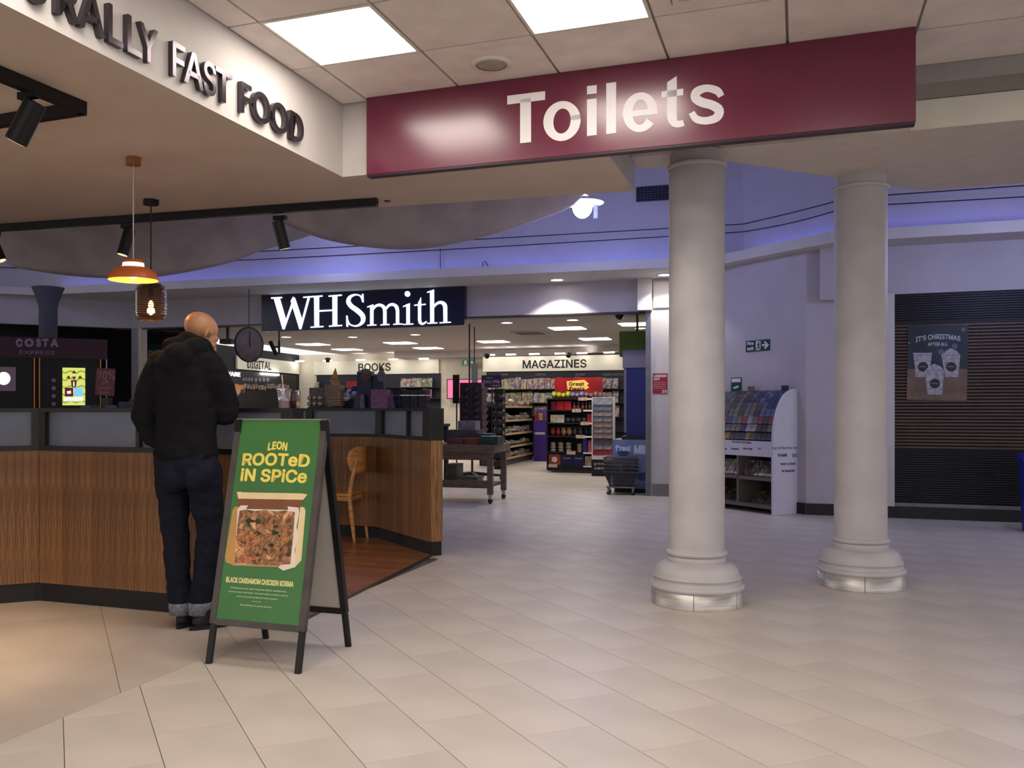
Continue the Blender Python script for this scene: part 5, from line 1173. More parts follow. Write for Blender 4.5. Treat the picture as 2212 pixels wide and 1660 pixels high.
def food_mat():
    m = bpy.data.materials.new('food_print'); m.use_nodes = True; nt = m.node_tree; b = nt.nodes['Principled BSDF']; tc = nt.nodes.new('ShaderNodeTexCoord')
    v = nt.nodes.new('ShaderNodeTexVoronoi'); v.inputs['Scale'].default_value = 42; n = nt.nodes.new('ShaderNodeTexNoise'); n.inputs['Scale'].default_value = 17; n.inputs['Detail'].default_value = 6; n.inputs['Distortion'].default_value = 1.2
    cr = nt.nodes.new('ShaderNodeValToRGB'); e = cr.color_ramp.elements; e[0].position = .3; e[0].color = rgb(66, 40, 18); e[1].position = .75; e[1].color = rgb(232, 178, 108)
    for p_, c_ in ((.42, (120, 72, 30)), (.5, (176, 106, 48)), (.56, (84, 78, 30)), (.62, (206, 134, 70))): q = e.new(p_); q.color = rgb(*c_)
    mx = nt.nodes.new('ShaderNodeMix'); mx.data_type = 'RGBA'; mx.blend_type = 'OVERLAY'; mx.inputs[0].default_value = .55
    nt.links.new(tc.outputs['Object'], v.inputs['Vector']); nt.links.new(tc.outputs['Object'], n.inputs['Vector']); nt.links.new(n.outputs['Fac'], cr.inputs[0]); nt.links.new(cr.outputs[0], mx.inputs[6]); nt.links.new(v.outputs['Distance'], mx.inputs[7])
    hs = nt.nodes.new('ShaderNodeHueSaturation'); hs.inputs['Saturation'].default_value = .9; nt.links.new(mx.outputs[2], hs.inputs['Color']); nt.links.new(hs.outputs[0], b.inputs['Base Color']); b.inputs['Roughness'].default_value = .4; return m
lay('box_print', [(362, 685), (400, 683), (410, 688), (915, 697), (965, 706), (928, 752), (375, 742)], yp, M_CRM)
lay('box_print', [(370, 742), (928, 752), (897, 830), (372, 828)], yp, M_KRF)
lay('box_print', [(372, 808), (342, 812), (325, 840), (262, 1240), (268, 1285), (330, 1308), (345, 1300), (368, 1000)], yp - .0006, M_KR2)
lay('box_print', [(903, 812), (935, 815), (948, 845), (912, 1270), (862, 1322), (850, 1300), (880, 1000)], yp - .0006, M_CRM)
lay('box_print', [(330, 1300), (860, 1315), (855, 1332), (325, 1312)], yp - .0007, M_KR2)
lay('paper_print', [(368, 830), (395, 800), (458, 800), (440, 830), (800, 838), (795, 808), (890, 818), (893, 870), (872, 980), (885, 1080), (855, 1180), (862, 1325), (760, 1357), (715, 1330), (740, 1305), (345, 1302)], yp - .0012, M_PAP)
lay('food_print', [(385, 845), (440, 835), (520, 848), (600, 838), (700, 850), (780, 842), (858, 858), (850, 950), (842, 1080), (830, 1180), (818, 1300), (700, 1310), (560, 1306), (430, 1296), (345, 1298), (352, 1180), (360, 1060), (372, 930)], yp - .0018, food_mat())
rr = random.Random(5); b = MB(); bb = MB()
for k in range(60):      # shredded carrot strands
    x_, y_ = rr.uniform(370, 540), rr.uniform(1030, 1280); a = rr.uniform(0, 3.14); l_ = rr.uniform(25, 60); dx, dy = math.cos(a) * l_ / 2, math.sin(a) * l_ / 2; nx_, ny_ = -math.sin(a) * 5, math.cos(a) * 5
    b.prismy([PFm.loc(*z1_(*q), yp - .002) for q in ((x_ - dx - nx_, y_ - dy - ny_), (x_ + dx - nx_, y_ + dy - ny_), (x_ + dx + nx_, y_ + dy + ny_), (x_ - dx + nx_, y_ - dy + ny_))], yp - .0030, yp - .0018)
pb('carrot_print', b, mat('carrot', (226, 140, 84), .4, noise_amt=.3, nscale=60), L1)
for k in range(26):
    x_, y_ = rr.uniform(440, 820), rr.uniform(880, 1230); r_ = rr.uniform(12, 34); pts = [(x_ + r_ * rr.uniform(.6, 1.2) * math.cos(a), y_ + r_ * rr.uniform(.4, .9) * math.sin(a)) for a in [R(40 * q) for q in range(9)]]
    bb.prismy([PFm.loc(*z1_(*q), yp - .002) for q in pts], yp - .0028, yp - .0018)
    if k == 13: pb('herb_print', bb, mat('herb', (56, 66, 30), .4, noise_amt=.3, nscale=40), L1); bb = MB()
pb('chicken_print', bb, mat('chicken', (196, 124, 62), .4, noise_amt=.35, nscale=50), L1)
b = MB()
for s_, a, c, ya, yb_, bd, cv in (('LEON', 578, 619.5, 958, 975, .03, .008), ('ROOTeD', 522, 668, 982, 1008.5, .026, .004), ('iN SPiCe', 518, 662, 1015, 1042, .026, 0)):
    xa = PFm.loc(a, yb_, yp)[0]; xb = PFm.loc(c, yb_, yp)[0]; zb_ = PFm.loc((a + c) / 2, yb_, yp)[1]; zt_ = PFm.loc((a + c) / 2, ya, yp)[1]
    put_text(b, s_, xa, xb, zb_, zt_ - zb_, yp - .001, yp, bold=bd, curve=cv)
pb('headline', b, M_YEL, L1)
b = ptext(MB(), PFm, 'BLACK CARDAMOM CHICKEN KORMA', 487, 634, 560, 1252, 1263.5, yp, .001, bold=.03); pb('dish_name', b, mat('poster_cream', (236, 224, 150), .4), L1)
b = MB()
for s_, a, c, ya, yb_ in (('Chicken korma with fragrant black cardamom,', 497, 619, 1272.5, 1276), ('cavolo nero and kale. Served with a sweet carrot', 492, 622, 1281, 1284.5), ('and coconut pickle & fresh herbs', 511, 599.5, 1290, 1293.5), ('We believe in good karma.', 517.5, 587.5, 1308, 1311.5)): ptext(b, PFm, s_, a, c, (a + c) / 2, ya, yb_, yp, .001, bold=.008)
xa, za = PFm.loc(544, 1299.5, yp); xb, _ = PFm.loc(564, 1300.5, yp); b.box(xa, xb, yp - .001, yp, za - .001, za + .001)
pb('small_print', b, mat('print_pale_green', (190, 206, 170), .4), L1)

# ---------------------------------------------------------------- track lights and pendants
def track(pts, name, lb):
    t = thing(name, lb, 'track light')
    for p, q in zip(pts, pts[1:]):
        dx, dy = q[0] - p[0], q[1] - p[1]; L = math.hypot(dx, dy); n = (-dy / L * .022, dx / L * .022)
        part('rail', MB().prism([(p[0] + n[0], p[1] + n[1]), (q[0] + n[0], q[1] + n[1]), (q[0] - n[0], q[1] - n[1]), (p[0] - n[0], p[1] - n[1])], SOF - .055, SOF - .001), M_BLACKM, t)
    return t
def head(px, py, dirv, lb, L=.16, r=.042, lit=None):
    """adapter under the rail at a pixel; the can points along dirv"""
    X, Y = fl(px, py, SOF - .05); t = thing('track_spotlight', lb, 'spotlight', Fr(X, Y, 0))
    part('adapter', MB().box(-.05, .05, -.016, .016, SOF - .085, SOF - .056), M_BLACKM, t, Matrix.Rotation(R(T), 4, 'Z')); part('stem', MB().tube([(0, 0, SOF - .14), (0, 0, SOF - .06)], .012, 8), M_BLACKM, t)
    d = Vector(dirv).normalized(); c = Vector((0, 0, SOF - .16)); a = c - d * L * .35; e = c + d * L * .65
    o = part('can', MB().tube([a, e], r, 24), M_BLACKM, t); part('lens', MB().tube([e, e + d * .002], r * .85, 24), mat('spot_lens', (220, 214, 200), .3, emit=(255, 226, 180), es=.8), t)
    if lit: spot('spot_beam', tuple(Vector((X, Y, 0)) + e + d * .02), tuple(Vector((X, Y, 0)) + e + d * 2), lit[0], (1, .72, .42), lit[1], .8, .03)
zt_ = SOF - .04
c0 = fl(180, 240, zt_); a_ = fl(-60, 142, zt_); d_ = fl(-60, 277, zt_)
track([a_, c0, d_], 'track_rail', 'black angled ceiling track at the upper left')
e0 = fl(-60, 500, zt_); e1 = fl(815, 441, zt_)
track([e0, e1], 'track_rail', 'long straight black ceiling track along the cafe soffit edge')
head(62, 196, (-.5, .12, -.85), 'black spotlight on the angled track at the upper left', .19, .047, (120, 80))
head(275, 483, (-.22, -.1, -.9), 'black spotlight behind the orange pendant lamp', .2, .042, (16, 70)); head(605, 465, (.22, .2, -.95), 'black spotlight near the right end of the long track', .2, .042, (14, 70)); head(-12, 500, (.4, 0, -.9), 'black spotlight cut off at the left edge', .2, .042, (10, 70))
X, Y = fl(837, 434, SOF); single('ceiling_sensor', MB().lathe([(0, SOF - .008), (.02, SOF - .007), (.024, SOF)], 20), mat('sensor', (90, 76, 70), .5), 'tiny round sensor on the cafe soffit beyond the track end', 'sensor', Fr(X, Y, 0))
# orange pendant
X, Y = fl(288, 340, SOF); f = Fr(X, Y, 0); t = thing('pendant_lamp', 'orange dome pendant lamp with a glowing slot, hanging on a pale cord', 'pendant lamp', f)
kk = Y / F; zz_ = lambda py: H + (HY - py) * kk
M_OR = mat('orange_shade', (196, 100, 48), .4, noise_amt=.05)
part('ceiling_rose', MB().lathe([(.044, SOF - .045), (.044, SOF)], 6, smooth=False), mat('rose_wood', (150, 92, 50), .5), t); part('cord', MB().tube([(0, 0, zz_(560)), (0, 0, SOF - .04)], .0035, 6), mat('pale_cord', (210, 190, 180), .6), t)
part('cap', MB().lathe([(.01, zz_(560)), (.055, zz_(562)), (.06, zz_(569))], 36), M_OR, t)
part('glow_slot', MB().lathe([(.056, zz_(569)), (.06, zz_(577))], 36), mat('slot_glow', (255, 230, 200), .4, emit=(255, 214, 170), es=5), t)
o = part('shade', MB().lathe([(.062, zz_(577)), (.09, zz_(580)), (.122, zz_(588)), (.137, zz_(598)), (.138, zz_(606))], 48, cap=False), M_OR, t)
o = part('shade_lining', MB().lathe([(.06, zz_(579)), (.088, zz_(582)), (.118, zz_(590)), (.132, zz_(600)), (.134, zz_(605.5))], 48, cap=False), mat('yellow_lining', (250, 190, 60), .5, emit=(255, 170, 30), es=.9), t)  # lining emission stands in for bulb light falling on it
part('bulb', MB().ell((0, 0, zz_(592)), (.03, .03, .026)), mat('warm_bulb', (255, 230, 180), .4, emit=(255, 200, 110), es=12), t)
point('pendant_glow', (X, Y, zz_(602)), 5, (1, .66, .3), .03)
# smoked ribbed pendant
X, Y = fl(332, 432, SOF); X += (326 - 332) / F * Y; f = Fr(X, Y, 0); kk = Y / F
t = thing('pendant_lamp', 'dark smoked glass pendant lamp with horizontal ribs and a glowing filament bulb', 'pendant lamp', f)
part('ceiling_rose', MB().lathe([(.055, SOF - .035), (.055, SOF)], 6, smooth=False), M_BLACKM, t); part('cord', MB().tube([(0, 0, zz_(615)), (0, 0, SOF - .03)], .005, 6), M_BLACK, t)
pr = []; n_ = 16
for k in range(n_ * 3 + 1):
    q = k / (n_ * 3); py = 617 + q * 76; e = .0022 * math.sin(q * n_ * 2 * math.pi)
    r_ = .102 if .15 < q < .8 else (.102 - .03 * ((.15 - q) / .15) ** 1.6 if q <= .15 else .102 - .028 * ((q - .8) / .2) ** 1.5)
    pr.append((r_ + e, zz_(py)))
part('glass_shade', MB().lathe(pr, 48, cap=False), mat('smoked_shade', (140, 112, 92), .12, trans=.85, ior=1.12), t)
for k in range(n_): q = (k + .5) / n_; r_ = .104 if .15 < q < .8 else .09; part('rib', MB().lathe([(r_ - .001, zz_(617 + q * 76) - .0022), (r_ + .002, zz_(617 + q * 76)), (r_ - .001, zz_(617 + q * 76) + .0022)], 40, cap=False), mat('dark_rib', (34, 22, 18), .3), t)
part('top_cap', MB().lathe([(.07, zz_(616)), (.07, zz_(614)), (.02, zz_(612))], 32), M_BLACKM, t); part('lamp_holder', MB().tube([(0, 0, zz_(640)), (0, 0, zz_(616))], .02), M_BLACKM, t)
part('bulb', MB().ell((0, 0, zz_(660)), (.02, .02, .036)), mat('filament_bulb', (255, 220, 170), .4, emit=(255, 190, 120), es=14), t)
point('pendant_glow', (X, Y, zz_(672)), 1.2, (1, .62, .35), .03)

# ---------------------------------------------------------------- left background: coffee machines, bookshop table
wall('wall_left_header', [(-12, 12.3), (-7.4, 14.55), (-5.62, 15.45)], FZ, LEDGE0, M_WALL)
wall('wall_left', [(-13, 14.4), (-8, 17.2), (-5.0, 17.4)], 0, FZ + .02, M_DARK)
struct('ceiling_left', MB().prism([(-13, 12.6), (-7.4, 14.7), (-5.6, 15.5), (-5, 17.6), (-8, 17.6), (-13, 16)], FZ + .02, FZ + .08), M_DARK)
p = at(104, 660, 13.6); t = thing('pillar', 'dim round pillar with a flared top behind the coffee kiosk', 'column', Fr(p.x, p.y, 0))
part('shaft', MB().lathe([(.13, 0), (.13, 2.72), (.145, 2.8), (.19, 2.93), (.23, LEDGE0)], 32), mat('dim_pillar', (74, 72, 80), .8, noise_amt=.05), t)  # darkened base colour stands in for the dim light around the pillar
p = fl(0, 1090); K = Fr(-.5104 * 11.9, 11.9, 0, 25); 
kx = lambda px: K.loc(px, 800)[0]
KH = thing('coffee_kiosk', 'dark coffee kiosk with a plum header reading COSTA and gold edge strips', 'kiosk', K)
z1k = K.loc(0, 727)[1]; z0k = K.loc(0, 772)[1]; xr = K.loc(232, 750)[0]; xl = -2.2
part('header', MB().box(xl, xr, 0, .5, z0k, z1k), mat('plum_header', (66, 26, 44), .5, noise_amt=.1), KH)
b = MB()
for ch, a, c in (('C', 34, 49), ('O', 53, 73), ('S', 78, 89), ('T', 91, 105), ('A', 109, 126)): ptext(b, K, ch, a, c, (a + c) / 2, 733, 750, 0, .01, bold=.05)
ptext(b, K, 'EXPRESS', 42, 118, 80, 758, 766, 0, .004); b.mi = [0] * len(b.mi); part('lettering', b, mat('kiosk_print', (150, 130, 150), .5), KH)
part('cabinet', MB().box(xl, kx(75), .04, .5, 0, z0k), M_BLACK, KH); part('cabinet', MB().box(kx(86), kx(217), .04, .5, 0, z0k), M_BLACK, KH); part('side_panel', MB().box(kx(75), kx(86), .08, .5, 0, z0k), M_BLACK, KH)
for px in (73, 84, 216): part('gold_strip', MB().box(kx(px), kx(px + 2.6), .0, .05, .1, z0k), mat('gold_strip', (176, 120, 60), .3, metal=.7), KH)
part('gold_strip', MB().box(kx(229), kx(231.5), .0, .05, 1.3, z0k), mat('silver_strip', (150, 140, 150), .3, metal=.7), KH)
K4 = K.child(0, .04, 0)
for k in range(4): b = MB(); ppoly(b, K, pcirc(116, 822 + k * 17, 4.5, 4.5), .04, .01); part('button', b, mat('button_grey', (140, 124, 130), .4), KH)
part('screen', prect(MB(), K, 135, 184, 160, 795, 876, .02, .04), mat('lime_screen', (214, 222, 110), .4, emit=(206, 214, 104), es=.75), KH)
b = MB()
for k in range(5):
    pts = [(135 + i * 4.08, 802 + k * 16 + 2.2 * math.sin(i * 1.1)) for i in range(13)]; ppoly(b, K, pts + [(x_, y_ + 4) for x_, y_ in pts[::-1]], .0195, .001)
part('screen_waves', b, mat('screen_wave', (170, 180, 80), .4, emit=(160, 172, 76), es=.6), KH)
b = MB()
for x_, y_, s_ in ((160, 804, 1), (148, 815, 1), (173, 815, 1), (160, 817, -1)): b = MB(); ppoly(b, K, [(x_, y_ - 4 * s_), (x_ + 5, y_ + 3 * s_), (x_ - 5, y_ + 3 * s_)], .018, .001); part('screen_icon', b, mat('icon_plum', (96, 24, 40), .4, emit=(96, 24, 40), es=.5), KH)
b = MB()
ppoly(b, K, [(153, 822), (166, 822), (164, 837), (155, 837)], .018, .001); part('screen_cup', b, mat('icon_plum'), KH); b = MB(); ppoly(b, K, [(140, 838), (158, 838), (158, 857), (140, 857)], .018, .001); part('screen_tile', b, mat('icon_plum', (96, 24, 40), .4, emit=(96, 24, 40), es=.5), KH)
b = MB(); ppoly(b, K, [(160, 838), (179, 838), (179, 857), (160, 857)], .018, .001); part('screen_tile', b, mat('icon_blue', (130, 200, 236), .4, emit=(130, 200, 236), es=.7), KH)
b = MB(); ppoly(b, K, [(139, 859), (179, 859), (179, 867), (139, 867)], .018, .001); ppoly(b, K, [(158, 825), (161, 825), (161, 835), (158, 835)], .0175, .001); ppoly(b, K, [(144, 846), (153, 844), (154, 850), (146, 852)], .0175, .001); part('screen_bar', b, mat('icon_white', (236, 240, 240), .4, emit=(230, 236, 236), es=.7), KH)
part('second_screen', prect(MB(), K, -20, 34, 10, 793, 845, .02, .04), mat('screen_mauve', (86, 70, 84), .4, emit=(80, 64, 78), es=.4), KH)
b = MB(); ppoly(b, K, pcirc(8, 818, 14.5, 14), .018, .001); part('screen_disc', b, mat('disc_white', (240, 244, 255), .4, emit=(240, 244, 255), es=1.2), KH)
# book table with the discount sign
BT = Fr(at(240, 880, 11.0).x, 11.0, 0, -18); t = thing('book_table', 'low display table with the discount sign, beside the coffee kiosk', 'table', BT)
part('tabletop', MB().box(-.42, .38, -.2, .3, 1.12, 1.16), M_BLACK, t)
for x in (-.38, .34): part('leg', MB().box(x - .03, x + .03, -.03, .03, 0, 1.12), M_BLACK, t)
BTf = BT.child(0, -.05, 0); DSF = BTf; t = thing('discount_sign', 'dark red sign reading 70% off Bargain Books on the display table', 'sign', BTf)
part('stand', MB().box(BTf.loc(220, 850)[0], BTf.loc(236, 850)[0], .0, .06, 1.16, 1.35), M_BLACK, t); part('card', ppoly(MB(), BTf, [(210, 796), (250, 797), (247, 857), (206, 853)], 0, .01), mat('discount_red', (110, 20, 44), .5, noise_amt=.1), t)
b = ptext(MB(), BTf, '70%', 211, 248, 230, 803, 820, -.01, .002); ptext(b, BTf, 'off', 219, 235, 227, 822, 831, -.01, .002); ptext(b, BTf, 'Bargain', 214, 240, 227, 835.5, 841, -.01, .002); ptext(b, BTf, 'Books', 215, 236, 226, 845, 851, -.01, .002); part('lettering', b, mat('discount_print', (170, 130, 150), .5), t)
for k, (px, wd_, hh_, c_, lb) in enumerate(((192, .1, .1, (70, 66, 120), 'blue-grey box of books at the left of the display table'), (245, .1, .1, (96, 90, 140), 'lilac box of books at the right of the discount sign'), (266, .05, .14, (60, 60, 110), 'slim upright blue book right of the lilac box'), (276, .05, .13, (50, 60, 130), 'slim upright bright blue book near the man'), (286, .06, .17, (84, 44, 66), 'small red object at the right end of the display table'))):
    x = BT.loc(px, 870, .0)[0]; single('book_box', MB().box(-wd_ / 2 * 1.5, wd_ / 2 * 1.5, -.08, .08, 0, hh_), cmat(c_), lb, 'box', BT.child(x, .02, 1.16, k * 9))

# ---------------------------------------------------------------- trolley table by the shop entrance
p = fl(1061, 1090); TT = Fr(p[0], p[1], 0, -17)     # origin at the near right leg
TW_ = mat('trolley_wood', (116, 98, 84), .55, noise_amt=.2, nscale=4, stretch=(2, 2, 12))
t = thing('display_trolley', 'dark wooden display table on small wheels outside the shop entrance', 'table', TT)
part('tabletop', MB().box(-1.3, .06, -.04, .76, .655, .755), TW_, t); part('apron', MB().box(-1.25, .02, -.01, .0, .56, .655), TW_, t)
for x in (-1.25, -.02):
    for y in (-.0, .68):
        l_ = part('leg', MB().box(x - .035, x + .035, y, y + .06, .12, .655), TW_, t); part('caster', MB().lathe([(.012, -.014), (.036, -.012), (.036, .012), (.012, .014)], 18), M_BLACK, l_, Matrix.Translation((x + .0, y + .03, .038)) @ Matrix.Rotation(R(70), 4, 'Z') @ Matrix.Rotation(R(90), 4, 'X')); part('caster_fork', MB().box(x - .02, x + .02, y + .01, y + .05, .06, .12), M_STEEL, l_)
part('lower_shelf', MB().box(-1.25, -.05, .0, .7, .2, .24), TW_, t); part('lower_rail', MB().box(-1.25, -.05, -.01, .02, .24, .3), TW_, t)
def tbox(px0, px1, yt, y, d, c, lb, nm='stock_box', z=.755):
    f = TT.child(0, y, 0); xa, z2_ = f.loc(px0, yt); xb = f.loc(px1, yt)[0]; single(nm, MB().box(-(xb - xa) / 2, (xb - xa) / 2, 0, d, 0, max(.02, z2_ - z)), cmat(c), lb, 'box', TT.child((xa + xb) / 2, y, z))
tbox(968, 1001, 948, .04, .2, (110, 62, 70), 'dusty red box on the near left of the display trolley'); tbox(1003, 1031, 947, .04, .2, (132, 74, 50), 'brown-orange box in the middle of the display trolley'); tbox(1035, 1075, 943, .0, .3, (38, 64, 62), 'dark green box on the right corner of the display trolley')
tbox(965, 1029, 929, .3, .3, (74, 68, 68), 'grey crate at the back of the display trolley'); tbox(1031, 1062, 937, .32, .2, (64, 74, 104), 'slate blue box behind the dark green box')
tbox(962, 986, 1003, .1, .3, (90, 86, 74), 'flat pile of papers on the lower shelf, left side', z=.24); tbox(995, 1030, 1030, .1, .3, (120, 118, 112), 'pale flat box on the lower shelf of the trolley', z=.24)
f = TT.child(0, .35, 0); single('clear_tub', prect(MB(), f, 989, 1026, 1005, 910, 929, 0, .25), cmat((120, 118, 128)), 'pale clear-sided tub on the grey crate', 'tub', f)

# ---------------------------------------------------------------- the man
def merged(name, prims, voxel, parent=None, m=None, smooth=4, disp=0.0, dscale=6.0):
    b = MB()
    for f in prims: f(b)
    me = mesh_of(name, b, m); o = bpy.data.objects.new(name, me); COL.objects.link(o)
    r_ = o.modifiers.new('r', 'REMESH'); r_.mode = 'VOXEL'; r_.voxel_size = voxel; r_.use_smooth_shade = True
    s_ = o.modifiers.new('s', 'SMOOTH'); s_.iterations = smooth; s_.factor = .6
    dg = bpy.context.evaluated_depsgraph_get(); ev = bpy.data.meshes.new_from_object(o.evaluated_get(dg)); bpy.data.objects.remove(o)
    if disp:
        for v in ev.vertices:
            n_ = v.normal; q = v.co * dscale; v.co += n_ * disp * (noise.noise(Vector((q.x, q.y, q.z * 1.8))) + .5 * noise.noise(Vector((q.x * 2.3, q.y * 2.3, q.z * 4.0 + 7))))
    for p_ in ev.polygons: p_.use_smooth = True
    ev.name = name; ev.materials.clear(); ev.materials.append(m)
    o = link(name, ev, parent); return o
def cap(p, q, r0, r1=None, n=16):
    r1 = r0 if r1 is None else r1
    def f(b): p_, q_ = Vector(p), Vector(q); b.tube([p_, q_], [r0, r1], n); b.ell(p_, (r0,) * 3, None, n, 10); b.ell(q_, (r1,) * 3, None, n, 10)
    return f
def el(c, r, M=None): return lambda b: b.ell(c, r, M, 24, 16)
def loft(rings, n=28):      # rings: centre, half width x, half depth y, rot deg
    def f(b):
        vs = []
        for c, rx, ry, a in rings:
            ca, sa = math.cos(R(a)), math.sin(R(a))
            for k in range(n):
                th = 2 * math.pi * k / n; x = rx * math.copysign(abs(math.cos(th)) ** .85, math.cos(th)); y = ry * math.copysign(abs(math.sin(th)) ** .85, math.sin(th)); vs.append((c[0] + x * ca - y * sa, c[1] + x * sa + y * ca, c[2]))
        fs = [(i * n + k, i * n + (k + 1) % n, (i + 1) * n + (k + 1) % n, (i + 1) * n + k) for i in range(len(rings) - 1) for k in range(n)]
        b.add(vs, fs); b.add(vs[:n], [tuple(range(n))[::-1]]); b.add(vs[-n:], [tuple(range(n))])
    return f
YM = 5.05; HD = -26      # body heading: facing away and to the right
def mp(px, py, dy=0.0): return at(px, py, YM + dy)
SKIN = mat('skin', (176, 128, 92), .45, noise_amt=.08, nscale=9, bump=.05, bscale=90)
HOOD = mat('hoodie_cloth', (26, 26, 30), .95, noise_amt=.2, nscale=20, bump=.25, bscale=160, spec=.15)
JEAN = mat('jeans_cloth', (28, 30, 44), .9, noise_amt=.2, nscale=30, bump=.25, bscale=220, spec=.2)
CUFF = mat('cuff_cloth', (128, 128, 140), .9, noise_amt=.25, nscale=60, bump=.2, bscale=220)
HR = Matrix.Rotation(R(-44), 3, 'Z') @ Matrix.Rotation(R(-30), 3, 'X') @ Matrix.Rotation(R(4), 3, 'Y')
hc = mp(434, 722, .03)
def hp(x, y, z): return hc + HR @ Vector((x, y, z))
LW = mp(364, 960, .05); LE = mp(309, 902, .03); LS = mp(348, 785, .05)
RSh = mp(452, 792, -.06); RE = mp(487, 893, .03); RWr = mp(497, 858, .15)
shoeL = Vector((-1.571, 5.08, 0)); shoeR = Vector((-1.462, 5.03, 0))
hipL = mp(372, 1010, .03); hipR = mp(437, 1010, -.03); kneeL = mp(379, 1155, .06); kneeR = mp(456, 1150, .02); ankL = mp(390, 1312, .03); ankR = mp(432, 1312, .0)
# hand geometry, right hand resting above the counter
def hand(wr, d, upv, s=1.0):
    """palm and five curled fingers; d: direction of the hand, upv: back-of-hand normal"""
    d = Vector(d).normalized(); upv = (Vector(upv) - d * Vector(upv).dot(d)).normalized(); sd = d.cross(upv)   # towards the little finger/thumb side
    out = []; pc = wr + d * .05 * s
    Mx = Matrix((sd, d, upv)).transposed()
    out.append(el(pc, (.042 * s, .052 * s, .017 * s), Mx)); out.append(cap(wr - d * .06, wr + d * .01, .029, .027))
    for k, (o_, l_, c_) in enumerate(((-.032, .9, 50), (-.011, 1.0, 55), (.011, .95, 60), (.031, .75, 66))):
        p = pc + sd * o_ + d * .043 * s; ang = R(20)
        for j, seg in enumerate((.042, .028, .022)):
            v = d * math.cos(ang) - upv * math.sin(ang); q = p + v * seg * l_ * s; r_ = (.0095, .0085, .0075)[j]; out.append(cap(p, q, r_, r_ * .92, 10)); p = q; ang += R(c_ * .9)
    p = wr + d * .02 - sd * .03; ang = 0
    for j, seg in enumerate((.04, .032, .025)):
        v = (d * .75 - sd * (.55 - .35 * j) - upv * (.25 + .25 * j)).normalized(); q = p + v * seg; out.append(cap(p, q, .0125 - .0015 * j, .0115 - .0015 * j, 10)); p = q
    return out
body = [cap(mp(402, 985), mp(400, 930), .09, .09), cap(mp(400, 930), mp(400, 830), .09, .09), cap(mp(370, 795, .04), mp(435, 800, -.02), .06, .06), cap(mp(400, 800), hp(0, -.02, -.08), .07, .058),
        cap(LS, LE, .045, .038), cap(LE, mp(326, 945, .07), .036, .03), cap(mp(326, 945, .07), LW, .03, .028), cap(RSh, RE, .045, .038), cap(RE, mp(498, 880, .13), .036, .03), cap(mp(498, 880, .13), RWr, .03, .028),
        cap(hipL, kneeL, .075, .052), cap(kneeL, ankL, .05, .036), cap(hipR, kneeR, .075, .052), cap(kneeR, ankR, .05, .036), cap(ankL, shoeL + Vector((0, 0, .05)), .035, .035), cap(ankR, shoeR + Vector((0, 0, .05)), .035, .035),
        # skull, jaw, features
        el(hp(0, -.018, .032), (.080, .100, .082), HR), el(hp(0, .03, -.02), (.066, .074, .088), HR), el(hp(0, .05, -.082), (.048, .045, .034), HR), el(hp(0, .07, .018), (.052, .03, .02), HR),
        cap(hp(0, .098, .005), hp(0, .118, -.035), .009, .013, 10), el(hp(.013, .108, -.038), (.010, .010, .008), HR), el(hp(-.013, .108, -.038), (.010, .010, .008), HR), el(hp(0, .098, -.066), (.024, .012, .007), HR), el(hp(0, .096, -.076), (.02, .012, .007), HR), el(hp(0, .085, -.1), (.02, .016, .014), HR),
        cap(hp(0, -.02, -.05), mp(404, 775, -.02), .055, .07)]
for s_ in (-1, 1):
    Me = HR @ Matrix.Rotation(R(-18 * s_), 3, 'Z') @ Matrix.Rotation(R(8), 3, 'X')
    body += [el(hp(s_ * .086, -.004, -.012), (.014, .021, .037), Me), el(hp(s_ * .103, -.022, .0), (.010, .010, .030), Me), cap(hp(s_ * .094, -.014, .02), hp(s_ * .088, .012, .018), .007, .006, 10), el(hp(s_ * .079, .002, -.04), (.007, .01, .012), Me), el(hp(s_ * .043, .07, -.03), (.022, .018, .02), HR)]
body += hand(RWr, (.06, .2, .16), (.1, -.6, .7), .95); body += hand(LW, (.9, .05, -.1), (0, .8, .3), .85)
man = merged('person', body, .0045, None, SKIN, 1); tag(man, 'bald man in black hoodie and dark jeans standing at the counter, head bowed', 'person')
for s_ in (-1, 1):
    o = part('eye', MB().ell(hp(s_ * .031, .083, -.004), (.012, .012, .012)), mat('eye_white', (220, 216, 210), .3), man); o2 = part('pupil', MB().ell(hp(s_ * .031, .0935, -.006), (.005, .005, .005)), M_INK, o)
for s_ in (-1, 1): part('ear_shadow', MB().ell(hp(s_ * .101, -.002, -.008), (.004, .009, .017), HR), mat('ear_shade', (104, 62, 44), .6, noise_amt=.1), man)  # dark ellipsoids paint the shade inside the ears
b_ = merged('beard', [el(hp(0, .053, -.086), (.050, .046, .036), HR), el(hp(.036, .03, -.068), (.03, .04, .028), HR), el(hp(-.036, .03, -.068), (.03, .04, .028), HR)], .005, man, mat('stubble', (62, 46, 40), .8, noise_amt=.3, nscale=120), 2)
